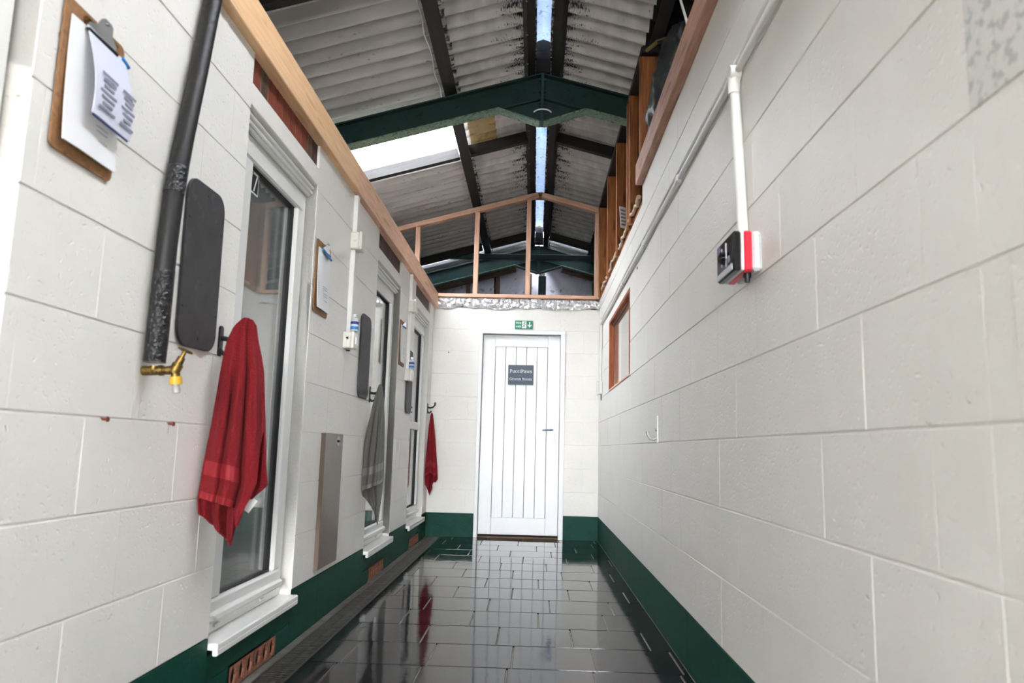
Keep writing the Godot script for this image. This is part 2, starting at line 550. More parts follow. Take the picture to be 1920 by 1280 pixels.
func shell() -> void:
	# floor: screed, tiles in rows of a third of a metre, drain along the left wall
	var fl := structure("floor")
	span("screed", Vector3(-0.883, -0.2, -10.6), Vector3(2.5, -0.0065, 5.1), M.grout, fl, 0.0)
	span("screed", Vector3(-3.3, -0.2, -10.6), Vector3(-0.997, -0.0065, 5.1), M.grout, fl, 0.0)
	span("channel_base", Vector3(-0.997, -0.2, -10.6), Vector3(-0.883, -0.08, 5.1), M.black_pit, fl, 0.0)
	span("channel_base", Vector3(-0.997, -0.08, -10.6), Vector3(-0.883, -0.0065, ZE), M.grout, fl, 0.0)
	var offs := [-0.744, -0.820, -0.970, -0.905, -0.785, -0.963, -0.800, -0.90, -0.74, -0.85, -0.97, -0.80, -0.76]
	var row := -6
	while true:
		var za := -3.047 - row * 0.3365
		if za < ZE + 0.02:
			break
		var zb := maxf(za - 0.3365, ZE)
		var x: float = offs[posmod(row, 13)]
		while x > -0.885:
			x -= 0.336
		while x < XR:
			var xa := maxf(x, -0.883)
			var xb := minf(x + 0.336, XR)
			if xb - xa > 0.008:
				var size := Vector3(snappedf(xb - xa - 0.005, 0.001), 0.012, snappedf(za - zb - 0.005, 0.001))
				var tilt := Basis.from_euler(Vector3(rng.randf_range(-0.0022, 0.0022), 0, rng.randf_range(-0.0022, 0.0022)))
				put("tile", box_mesh(size, 0.0016), M["tile%d" % rng.randi_range(0, 2)], fl, Transform3D(tilt, Vector3((xa + xb) / 2, -0.006, (za + zb) / 2)))
			x += 0.336
		row += 1
	span("edge_strip", Vector3(XL, -0.1, ZE), Vector3(-0.997, -0.001, 1.0), M.concrete, fl, 0.002)

	# left wall
	var wl := structure("wall_left")
	span("mortar", Vector3(XL - 0.1, CO, -1.38 + 0.0), Vector3(XL - 0.0035, 2.25, -2.46), M.mortar, wl, 0.0)
	span("mortar", Vector3(XL - 0.1, CO, -3.285), Vector3(XL - 0.0035, 2.25, -4.64), M.mortar, wl, 0.0)
	span("mortar", Vector3(XL - 0.1, CO, -5.465), Vector3(XL - 0.0035, 2.25, -6.16), M.mortar, wl, 0.0)
	span("mortar", Vector3(XL - 0.1, CO, -7.02), Vector3(XL - 0.0035, 2.25, ZE - 0.1), M.mortar, wl, 0.0)
	span("mortar", Vector3(XL - 0.1, CO, -0.55), Vector3(XL - 0.0035, 2.25, 5.1), M.mortar, wl, 0.0)
	for c in range(1, 10):
		block_course(wl, 2, XL, 1.0, c * CO, (c + 1) * CO, ZE, 0.8, -1.68 if c % 2 == 1 else -1.872, M.paint, WIN)
	for w in WIN:
		span("lintel", Vector3(XL - 0.1, 2.045, w[0]), Vector3(XL + 0.001, 2.127, w[1]), M.paint, wl, 0.003)
		for e in [w[0], w[1]]:      # plastered sides of the opening
			var s := -1.0 if e == w[0] else 1.0
			span("reveal", Vector3(XL - 0.1, 0.2, e - (0.004 if s < 0 else 0.0)), Vector3(XL - 0.003, 2.045, e + (0.004 if s > 0 else 0.0)), M.paint, wl, 0.0)
	var bl := structure("baseboard_left")
	span("mortar", Vector3(XL - 0.1, 0.084, ZE - 0.1), Vector3(XL - 0.004, 0.168, 5.1), M.green, bl, 0.0)
	for q in [[ZE - 0.1, -6.86], [-6.36, -5.29], [-4.82, -3.115], [-2.648, 5.1]]:
		span("mortar", Vector3(XL - 0.1, -0.1, q[0]), Vector3(XL - 0.004, 0.084, q[1]), M.green, bl, 0.0)
	block_course(bl, 2, XL, 1.0, 0.0, CO, ZE, 0.8, -1.885, M.green, WIN)
	var air := [[-3.115, -2.648], [-5.29, -4.82], [-6.86, -6.36]]
	block_course(bl, 2, XL, 1.0, 0.0, 0.085, ZE, 0.8, -1.7, M.green, [[ZE, WIN[3][0]], [WIN[3][1], WIN[2][0]], [WIN[2][1], WIN[1][0]], [WIN[1][1], WIN[0][0]], [WIN[0][1], 0.8]] + air)
	block_course(bl, 2, XL, 1.0, 0.085, 0.168, ZE, 0.8, -1.9, M.green, [[ZE, WIN[3][0]], [WIN[3][1], WIN[2][0]], [WIN[2][1], WIN[1][0]], [WIN[1][1], WIN[0][0]], [WIN[0][1], 0.8]])

	# right wall, one opening for a small window
	var wr := structure("wall_right")
	var ro := [-6.27, -4.90]
	span("mortar", Vector3(XR + 0.0035, CO, ZE - 0.1), Vector3(XR + 0.1, 1.35, 5.1), M.mortar, wr, 0.0)
	span("mortar", Vector3(XR + 0.0035, 1.35, ro[1]), Vector3(XR + 0.1, 2.34, 5.1), M.mortar, wr, 0.0)
	span("mortar", Vector3(XR + 0.0035, 1.35, ZE - 0.1), Vector3(XR + 0.1, 2.34, ro[0]), M.mortar, wr, 0.0)
	span("mortar", Vector3(XR + 0.0035, 1.95, ro[0]), Vector3(XR + 0.1, 2.34, ro[1]), M.mortar, wr, 0.0)
	var pick := func(at: Vector3) -> Material:
		return M.mildew if at.z > -1.035 and at.y > 1.3 else M.paint
	for c in range(1, 10):
		var gaps := []
		if c >= 6 and c <= 8:
			gaps = [ro]
		block_course(wr, 2, XR, -1.0, c * CO, (c + 1) * CO, ZE, 0.8, -1.42 if c % 2 == 0 else -1.19, pick, gaps, [-1.035])
	block_course(wr, 2, XR, -1.0, 1.952, 2.025, ro[0], ro[1], -5.5, M.paint, [])
	block_course(wr, 2, XR, -1.0, 2.25, 2.34, ZE, -4.33, -1.42, M.paint, [])
	block_course(wr, 2, XR, -1.0, 2.25, 2.455, -4.33, 0.8, -1.42, pick, [], [-1.035])
	span("wall_head", Vector3(XR + 0.006, 2.33, -4.33), Vector3(XR + 0.1, 2.455, 5.1), M.mortar, wr, 0.0)
	var br := structure("baseboard_right")
	span("mortar", Vector3(XR + 0.004, -0.1, ZE - 0.1), Vector3(XR + 0.1, CO, 5.1), M.green, br, 0.0)
	block_course(br, 2, XR, -1.0, 0.0, CO, ZE, 0.8, -1.3, M.green, [])

	# end wall, one door
	var we := structure("wall_end")
	var d := [-0.571, 0.289]
	span("mortar", Vector3(XL - 0.1, CO, ZE - 0.1), Vector3(d[0], 2.25, ZE - 0.0035), M.mortar, we, 0.0)
	span("mortar", Vector3(d[1], CO, ZE - 0.1), Vector3(XR + 0.1, 2.25, ZE - 0.0035), M.mortar, we, 0.0)
	span("mortar", Vector3(d[0], 2.025, ZE - 0.1), Vector3(d[1], 2.25, ZE - 0.0035), M.mortar, we, 0.0)
	for c in range(1, 10):
		block_course(we, 0, ZE, 1.0, c * CO, (c + 1) * CO, XL, XR, -0.66 if c % 2 == 1 else -0.88, M.paint, [d] if c < 9 else [])
	var be := structure("baseboard_end")
	for s in [[XL, d[0]], [d[1], XR]]:
		span("mortar", Vector3(s[0], -0.1, ZE - 0.1), Vector3(s[1], CO, ZE - 0.004), M.green, be, 0.0)
		block_course(be, 0, ZE, 1.0, 0.0, CO, s[0], s[1], -0.735, M.green, [])

	# rooms behind: kennels on the left, a store on the right, a wall behind the camera, gables
	var ko := structure("wall_outer")
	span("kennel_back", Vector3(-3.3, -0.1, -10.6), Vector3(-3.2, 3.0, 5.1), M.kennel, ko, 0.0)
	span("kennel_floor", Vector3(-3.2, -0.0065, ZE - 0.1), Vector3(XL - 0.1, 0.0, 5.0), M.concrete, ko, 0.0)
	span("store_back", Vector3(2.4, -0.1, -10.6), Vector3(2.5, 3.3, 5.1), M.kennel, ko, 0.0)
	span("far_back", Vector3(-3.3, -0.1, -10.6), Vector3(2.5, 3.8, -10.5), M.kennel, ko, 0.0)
	# unseen open end and ground outside, added to light roof and near walls
	span("near_back", Vector3(-3.3, -0.1, 5.0), Vector3(XL, 3.8, 5.1), M.paint, ko, 0.0)
	span("near_back", Vector3(XR, -0.1, 5.0), Vector3(2.5, 3.8, 5.1), M.paint, ko, 0.0)
	span("near_head", Vector3(XL, 2.5, 5.0), Vector3(XR, 3.8, 5.1), M.paint, ko, 0.0)
	span("added_yard", Vector3(-6, -0.2, 5.1), Vector3(6, -0.02, 16), M.concrete, ko, 0.0)
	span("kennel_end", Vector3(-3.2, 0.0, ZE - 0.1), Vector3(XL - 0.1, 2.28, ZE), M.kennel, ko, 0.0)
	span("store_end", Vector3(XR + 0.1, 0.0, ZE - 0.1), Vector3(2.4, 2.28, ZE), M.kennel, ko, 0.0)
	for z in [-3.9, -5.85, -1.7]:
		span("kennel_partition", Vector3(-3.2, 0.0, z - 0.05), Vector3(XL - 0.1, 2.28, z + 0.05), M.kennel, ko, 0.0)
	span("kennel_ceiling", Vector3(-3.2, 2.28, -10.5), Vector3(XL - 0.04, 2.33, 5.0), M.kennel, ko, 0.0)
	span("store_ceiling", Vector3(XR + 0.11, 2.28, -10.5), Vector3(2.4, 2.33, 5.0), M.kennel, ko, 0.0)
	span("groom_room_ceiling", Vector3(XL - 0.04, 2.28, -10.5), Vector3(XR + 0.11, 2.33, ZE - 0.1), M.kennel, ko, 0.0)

func sheet_mesh(x0: float, x1: float, z0: float, z1: float, lift: float) -> ArrayMesh:
	var n := int(ceil((z0 - z1) / 0.0146))
	var g := []
	for i in 3:
		var x := lerpf(x0, x1, i / 2.0)
		var r := []
		for j in n + 1:
			var z := lerpf(z0, z1, float(j) / n)
			r.append(Vector3(x, YS - SL * absf(x - XA) + 0.032 + lift + 0.032 * cos(TAU * z / 0.146), z))
		g.append(r)
	var st := begin()
	add_cloth(st, g, 0.006)
	return done(st)

func roof() -> void:
	var ce := structure("ceiling")
	var edges := [5.1, 4.1, 3.1, 2.05, 1.0, -0.05, -1.1, -1.62, -2.6, -3.65, -4.70, -5.2, -6.27, -7.08, -8.1, -9.11, -9.50, -10.55]
	for i in edges.size() - 1:
		var z0: float = edges[i] + 0.03
		var z1: float = edges[i + 1] - 0.03
		var lift := 0.007 * (i % 2)
		var light := i == 11
		# left slope: a short row by the ridge, a long row below
		if i == 15:
			put("rooflight", sheet_mesh(-0.04, -0.66, z0, z1, lift), M.milky, ce)
			put("rooflight", sheet_mesh(0.055, 0.70, z0, z1, lift), M.milky, ce)
			put("rooflight", sheet_mesh(-0.60, -3.3, z0, z1, lift - 0.014), M.milky, ce)
		else:
			if light:
				put("roof_sheet", sheet_mesh(-0.04, -0.42, z0, z1, lift + 0.012), M.sheet_high, ce)
				put("stained_rooflight", sheet_mesh(-0.38, -0.66, z0, z1, lift), M.yellow_sheet, ce)
				put("rooflight", sheet_mesh(-0.60, -2.4, z0, z1, lift - 0.012), M.rooflight, ce)
				put("roof_sheet", sheet_mesh(-2.35, -3.3, z0, z1, lift - 0.014), M.sheet_low, ce)
			else:
				put("roof_sheet", sheet_mesh(-0.04, -0.66, z0, z1, lift), M.sheet_high, ce)
				put("roof_sheet", sheet_mesh(-0.60, -3.3, z0, z1, lift - 0.012), M.sheet_low, ce)
			put("rooflight" if i >= 5 and i <= 7 else "roof_sheet", sheet_mesh(0.055, 0.70, z0, z1, lift), M.rooflight if i >= 5 and i <= 7 else M.sheet_high, ce)  # right slope rooflights overhead are unseen, added to brighten the left wall
		put("roof_sheet", sheet_mesh(0.66, 2.5, z0, z1, lift - 0.012), M.sheet_black, ce)  # same sheeting, its shade beyond the right purlin painted as black

	# raised ridge caps over the open slot
	var caps := [[5.0, -0.35], [-0.52, -4.88], [-5.06, -9.25]]
	for c in caps:
		var z := float(c[0])
		while z > c[1] + 0.01:
			var z1 := maxf(z - 1.35, c[1])
			var st := begin()
			for s in [-1.0, 1.0]:
				var a := Vector3(XA, YS + 0.115, 0)
				var b := Vector3(XA + s * 0.28, YS + 0.006, 0)
				add_box(st, Vector3(a.distance_to(b), 0.005, z - z1 + 0.05), 0.0, Transform3D(along(a, b).basis, (a + b) / 2.0 + Vector3(0, 0.004 if int(z * 10) % 2 == 0 else 0.0, (z + z1) / 2.0)))
			put("ridge_cap", done(st), M.cap, ce)
			z = z1
	for z in [-0.43, -4.97, -9.38]:
		span("ridge_closer", Vector3(XA - 0.05, YS + 0.02, z - 0.10), Vector3(XA + 0.055, YS + 0.12, z + 0.09), M.sheet_black, ce, 0.004)
		span("ridge_closer", Vector3(XA - 0.05, YS - 0.12, z - 0.02), Vector3(XA + 0.055, YS + 0.02, z + 0.06), M.sheet_black, ce, 0.004)

	# purlins: dark timbers along the roof
	var pl := [[-0.655, 0.09, 0.105, "dark timber purlin halfway up the left roof slope", true], [-0.087, 0.056, 0.115, "dark ridge timber on the left of the blue ridge slot", true], [0.111, 0.064, 0.115, "dark ridge timber on the right of the blue ridge slot", true], [0.705, 0.075, 0.105, "black timber purlin above the studs on the right", true], [-2.05, 0.09, 0.105, "dark timber purlin low on the left roof slope", false]]
	for p in pl:
		var y: float = YB - SL * absf(p[0] - XA) + 0.004
		var o := thing("roof_purlin", Vector3(p[0], y, ZE / 2), p[3], "roof beam", "timbers running along the roof")
		var up := Vector3(SL * signf(p[0] - XA), 1, 0).normalized()
		bar("timber", Vector3(p[0], y + p[2] / 2, 4.95), Vector3(p[0], y + p[2] / 2, -10.5), p[2], p[1], M.dark_timber, o, up)
		if absf(p[0]) < 0.2:
			for k in 14:
				var z := -2.6 - k * 0.36
				var st := begin()
				add_lathe(st, [Vector2(0.007, 0), Vector2(0.006, -0.003), Vector2(0, -0.004)], Transform3D(Basis(), Vector3(p[0] - 0.012, y - 0.003, z)), 8)
				if p[0] < 0:
					put("nail_head", done(st), M.zinc, o)
	# a thin cable clipped along the left purlin
	var cpts := []
	for k in 40:
		cpts.append(Vector3(-0.708 + 0.006 * sin(k * 0.9), 3.312 - 0.004 * cos(k * 1.7), -2.4 - k * 0.066))
	tag(tube("roof_cable", cpts, [0.0045], M.cable, self, 6), "thin white cable running along the left purlin", "cable")

	# cross timbers under the sheets
	var n := 0
	for z in [-1.0, -3.55, -6.07, -9.03]:
		var lab: String = ["dark cross timber under the roof above the viewer", "dark cross timber at the upper left corner of the roof", "dark cross timber just beyond the bright rooflight", "dark cross timber seen behind the open stud frame"][n]
		var o := thing("cross_timber", Vector3(XA, 3.3, z), lab, "roof beam", "cross timbers under the sheets")
		for s in [[-0.118, -0.608], [-0.703, -2.0], [-2.1, -3.15], [0.146, 0.665]]:
			var a := Vector3(s[0], YB - SL * absf(s[0] - XA) + 0.052, z)
			var b := Vector3(s[1], YB - SL * absf(s[1] - XA) + 0.052, z)
			bar("timber", a, b, 0.09, 0.06, M.dark_timber, o)
		n += 1

func portal(z: float, label: String) -> void:
	var o := thing("portal_frame", Vector3(XA, 3.1, z), label, "steel frame", "green steel portal frames")
	var tf := 0.012
	for s in [-1.0, 1.0]:
		var far := 3.2 if s < 0 else 2.35
		var a := Vector3(XA, YB, z)
		var b := Vector3(XA + s * far, YB - SL * far, z)
		var dn := Vector3(s * -SL, -1, 0).normalized() * -1.0
		var w := put("web", quad_plate([Vector2(0, YB), Vector2(s * far, YB - SL * far), Vector2(s * far, YB - SL * far - 0.178), Vector2(0, YB - 0.178)], 0.010, z), M.steel_green, o)
		w.set_meta("label", "dark green steel rafter web")
		bar("top_flange", a + Vector3(0, -tf / 2, 0), b + Vector3(0, -tf / 2, 0), tf, 0.10, M.steel_green, o)
		var s0 := 0.30
		var a2 := Vector3(XA + s * s0, YB - SL * s0 - 0.178 - tf / 2, z)
		bar("bottom_flange", a2, b + Vector3(0, -0.178 - tf / 2, 0), tf, 0.10, M.steel_bounce_lit, o)
		bar("inner_flange", Vector3(XA, YB - 0.178 - tf / 2, z), a2, tf, 0.075, M.steel_green, o)
		put("haunch_plate", quad_plate([Vector2(0, YB - 0.18), Vector2(s * s0, YB - SL * s0 - 0.18), Vector2(s * 0.012, YB - 0.36), Vector2(0, YB - 0.36)], 0.010, z), M.steel_green, o)
		bar("haunch_flange", Vector3(XA + s * s0, YB - SL * s0 - 0.19, z), Vector3(XA + s * 0.012, YB - 0.366, z), tf, 0.10, M.steel_bounce_lit, o)
	bar("end_plate", Vector3(XA, YB + 0.005, z), Vector3(XA, YB - 0.365, z), 0.024, 0.105, M.steel_green, o, Vector3.RIGHT)
	for k in 4:
		for s in [-1.0, 1.0]:
			var st := begin()
			add_lathe(st, [Vector2(0, 0.016), Vector2(0.010, 0.015), Vector2(0.011, 0)], Transform3D(Basis(Vector3.BACK, s * PI / 2 * -1.0), Vector3(XA + s * 0.012, YB - 0.05 - k * 0.085, z + 0.035)), 6)
			put("bolt", done(st), M.steel_green, o)

func apex_loop(z: float) -> void:
	# a bent pale steel loop bolted under the ridge of the middle frame
	var pts := []
	for k in 13:
		var a := lerpf(0.12, 0.88, k / 12.0) * PI
		pts.append(Vector3(XA + 0.004 - cos(a) * 0.066, 3.185 + sin(a) * 0.038, z + 0.052))
	tag(tube("steel_loop", pts, [0.0055], M.trunking, self, 8), "pale curved steel loop under the apex of the green frame", "bracket")

func quad_plate(p: Array, t: float, z: float) -> ArrayMesh:
	var st := begin()
	for s in [-1.0, 1.0]:
		var q := []
		for v in p:
			q.append(Vector3(XA + v.x, v.y, z + s * t / 2))
		poly(st, q, Vector3(0, 0, s))
	return done(st)

# ------------------------------------------------------------------ openings
func add_ring(st: SurfaceTool, x0: float, x1: float, z0: float, z1: float, y0: float, y1: float, w: float, wb := -1.0, c := 0.004, wt := -1.0) -> void:
	if wb < 0:
		wb = w
	if wt < 0:
		wt = w
	add_span(st, Vector3(x0, y0, z0), Vector3(x1, y0 + wb, z1), c)
	add_span(st, Vector3(x0, y1 - wt, z0), Vector3(x1, y1, z1), c)
	add_span(st, Vector3(x0, y0 + wb, z0), Vector3(x1, y1 - wt, z0 + w), c)
	add_span(st, Vector3(x0, y0 + wb, z1 - w), Vector3(x1, y1 - wt, z1), c)

func windows() -> void:
	for k in WIN.size():
		var z0: float = WIN[k][0] + 0.006
		var z1: float = WIN[k][1] - 0.006
		var o := structure("window_%d" % (k + 1), Vector3(XL, 0.2, (z0 + z1) / 2))
		var x := XL
		var st := begin()
		add_ring(st, x - 0.11, x - 0.050, z0, z1, 0.205, 2.042, 0.062, 0.056, 0.004, 0.082)
		put("frame", done(st), M.upvc, o)
		st = begin()
		add_ring(st, x - 0.066, x - 0.0485, z0 + 0.056, z1 - 0.056, 0.256, 1.965, 0.010, 0.010, 0.001)
		put("gasket", done(st), M.gasket, o)
		st = begin()
		add_ring(st, x - 0.10, x - 0.034, z0 + 0.065, z1 - 0.065, 0.264, 1.957, 0.080, 0.060, 0.008, 0.068)
		put("sash", done(st), M.upvc, o)
		st = begin()
		add_ring(st, x - 0.09, x - 0.052, z0 + 0.141, z1 - 0.141, 0.320, 1.893, 0.012, 0.010, 0.002)
		put("glazing_bead", done(st), M.gasket, o)
		if k == 3:      # a glazed door with a middle rail
			span("middle_rail", Vector3(x - 0.09, 1.0, z0 + 0.14), Vector3(x - 0.04, 1.07, z1 - 0.14), M.upvc, o, 0.004)
		for g in [-0.067, -0.084]:
			span("pane", Vector3(x + g - 0.002, 0.326, z0 + 0.148), Vector3(x + g + 0.002, 1.887, z1 - 0.148), M.glass, o, 0.0)
		# head moulding, bottom drip, sill
		st = begin()
		add_span(st, Vector3(x - 0.05, 1.985, z0 + 0.004), Vector3(x - 0.028, 2.038, z1 - 0.004), 0.006)
		add_span(st, Vector3(x - 0.05, 1.994, z0 + 0.01), Vector3(x - 0.016, 2.008, z1 - 0.01), 0.004)
		add_span(st, Vector3(x - 0.05, 2.018, z0 + 0.01), Vector3(x - 0.010, 2.030, z1 - 0.01), 0.004)
		put("trickle_vent", done(st), M.upvc, o)
		span("drip_bar", Vector3(x - 0.05, 0.250, z0 + 0.060), Vector3(x - 0.018, 0.284, z1 - 0.060), M.upvc, o, 0.009)
		for q in [0.2, 0.72]:
			span("drain_cap", Vector3(x - 0.051, 0.222, lerpf(z1, z0, q) - 0.02), Vector3(x - 0.040, 0.234, lerpf(z1, z0, q) + 0.02), M.upvc, o, 0.003)
		st = begin()
		add_span(st, Vector3(x - 0.09, 0.184, z0 - 0.004), Vector3(x + 0.032, 0.206, z1 + 0.004), 0.004)
		add_span(st, Vector3(x + 0.014, 0.166, z0 - 0.004), Vector3(x + 0.032, 0.188, z1 + 0.004), 0.004)
		put("sill", done(st), M.upvc, o)
		# inside lever handle seen through the glass
		if k == 1 or k == 2:
			tube("handle", [Vector3(x - 0.036, 1.17, z1 - 0.11), Vector3(x - 0.014, 1.17, z1 - 0.115), Vector3(x - 0.010, 1.165, z1 - 0.225)], [0.007, 0.008, 0.007], M.white_gloss, o, 8)
	# the number on the first whole window
	var sx := XL - 0.0645
	var sk := thing("number_sticker", Vector3(sx, 1.80, -2.695), "black sticker with a white 7 on the nearest glass door", "sticker")
	span("card", Vector3(sx, 1.795, -2.741), Vector3(sx + 0.0015, 1.885, -2.647), M.tag_white, sk, 0.0)
	span("face", Vector3(sx + 0.0014, 1.801, -2.735), Vector3(sx + 0.0022, 1.879, -2.653), M.gasket, sk, 0.0)
	letters("digit", "7", 0.046, M.sign_letter, sk, Transform3D(Basis(Vector3.UP, PI / 2), Vector3(sx + 0.0028, 1.840, -2.703)), "Droid Sans")

	# slatted vents over three windows
	var vents := [[-3.29, -2.48, 10, "reddish brown slatted vent over the nearest glass door"], [-5.445, -4.67, 14, "dark brown slatted vent over the middle glass door"], [-7.0, -6.19, 14, "dark brown slatted vent over the farthest glass door"]]
	for v in vents:
		var o := thing("slat_vent", Vector3(XL, 2.13, (v[0] + v[1]) / 2), v[3], "vent", "slatted vents over the doors")
		span("backing", Vector3(XL - 0.09, 2.127, v[0]), Vector3(XL - 0.035, 2.25, v[1]), M.gasket, o, 0.0)
		var n: int = v[2]
		for k in n:
			var a := lerpf(v[1], v[0], float(k) / n)
			var b := lerpf(v[1], v[0], float(k + 1) / n)
			var m: Material = M.mahogany if n == 10 else M.mahogany_dark
			if (n == 10 and (k == 1 or k == 8)) or (n == 14 and k % 5 == 2):
				m = M.mahogany_grey
			if n == 10 and k == 9: m = M.mahogany_dark
			var y := (2.128 + 2.249) / 2
			put("slat", box_mesh(Vector3(0.121, absf(a - b) - 0.005, 0.022), 0.002), m, o, Transform3D(Basis(Vector3.UP, Vector3.BACK, Vector3.RIGHT), Vector3(XL - 0.024, y, (a + b) / 2)))

	# small timber window in the right wall
	var o := structure("window_5", Vector3(XR, 1.35, -5.585))
	var j := Basis(Vector3.UP, Vector3.LEFT, Vector3.BACK)
	put("lining", box_mesh(Vector3(0.60, 0.040, 0.03), 0.003), M.jamb, o, Transform3D(j, Vector3(XR + 0.016, 1.65, -6.252)))
	put("lining", box_mesh(Vector3(0.60, 0.040, 0.03), 0.003), M.jamb, o, Transform3D(j, Vector3(XR + 0.016, 1.65, -4.918)))
	bar("lining", Vector3(XR + 0.016, 1.937, -6.267), Vector3(XR + 0.016, 1.937, -4.903), 0.026, 0.04, M.jamb, o)
	bar("sill", Vector3(XR + 0.015, 1.358, -6.267), Vector3(XR + 0.015, 1.358, -4.903), 0.016, 0.042, M.pink_pine, o)
	bar("stop", Vector3(XR + 0.029, 1.917, -6.237), Vector3(XR + 0.029, 1.917, -4.933), 0.014, 0.012, M.jamb, o)
	put("stop", box_mesh(Vector3(0.54, 0.012, 0.014), 0.003), M.jamb, o, Transform3D(j, Vector3(XR + 0.029, 1.636, -6.230)))
	span("pane", Vector3(XR + 0.035, 1.366, -6.237), Vector3(XR + 0.039, 1.925, -4.933), M.glass, o, 0.0)
	var lt := structure("wall_store")
	span("store_lining", Vector3(XR + 0.6, 0.0, -7.2), Vector3(XR + 0.65, 2.28, -3.5), M.paint, lt, 0.0)

	# the door in the end wall
	var dr := structure("door_1", Vector3(-0.14, 0.0, ZE))
	var z := ZE
	var fr := begin()
	add_span(fr, Vector3(-0.571, 0.0, z - 0.09), Vector3(-0.535, 2.018, z + 0.012), 0.003)
	add_span(fr, Vector3(0.243, 0.0, z - 0.09), Vector3(0.289, 2.018, z + 0.012), 0.003)
	add_span(fr, Vector3(-0.571, 1.985, z - 0.09), Vector3(0.289, 2.024, z + 0.0125), 0.003)
	put("door_frame", done(fr), M.white_gloss, dr)
	var lf := begin()
	var zf := z - 0.042
	add_span(lf, Vector3(-0.531, 0.03, zf - 0.04), Vector3(-0.408, 1.98, zf), 0.003)
	add_span(lf, Vector3(0.118, 0.03, zf - 0.04), Vector3(0.240, 1.98, zf), 0.003)
	add_span(lf, Vector3(-0.408, 1.863, zf - 0.04), Vector3(0.118, 1.98, zf - 0.0004), 0.003)
	add_span(lf, Vector3(-0.408, 0.03, zf - 0.04), Vector3(0.118, 0.192, zf - 0.0004), 0.003)
	put("door_leaf", done(lf), M.white_gloss, dr)
	for k in 5:
		var a := lerpf(-0.406, 0.116, k / 5.0)
		var b := lerpf(-0.406, 0.116, (k + 1) / 5.0)
		span("board", Vector3(a + 0.0015, 0.19, zf - 0.035), Vector3(b - 0.0015, 1.865, zf - 0.009), M.white_gloss, dr, 0.0035)
	span("threshold", Vector3(-0.535, 0.0, z - 0.09), Vector3(0.243, 0.016, z + 0.004), M.brown_timber, dr, 0.003)
	var plate := span("handle_plate", Vector3(0.158, 0.925, zf), Vector3(0.198, 1.085, zf + 0.006), M.steel_dull, dr, 0.003)
	tube("lever", [Vector3(0.178, 1.045, zf + 0.004), Vector3(0.178, 1.045, zf + 0.045), Vector3(0.165, 1.045, zf + 0.052), Vector3(0.075, 1.040, zf + 0.050)], [0.009, 0.008, 0.008, 0.007], M.steel_dull, plate, 10)
	tube("lock_knob", [Vector3(0.178, 0.965, zf + 0.004), Vector3(0.178, 0.965, zf + 0.022)], [0.011, 0.010], M.zinc, plate, 10)

# lettering of a given width, centred on the frame's origin
func letters(called: String, text: String, width: float, m: Material, parent: Node, xf: Transform3D, face := "Droid Serif", bold := false) -> MeshInstance3D:
	var f := SystemFont.new()
	f.font_names = PackedStringArray([face])
	if bold:
		f.font_weight = 700
	var t := TextMesh.new()
	t.text = text
	t.font = f
	t.font_size = 64
	t.pixel_size = 0.001
	t.depth = 0.02
	var k := width / maxf(t.get_aabb().size.x, 0.001)
	return put(called, t, m, parent, xf * Transform3D(Basis().scaled(Vector3(k, k, 0.04)), Vector3.ZERO))

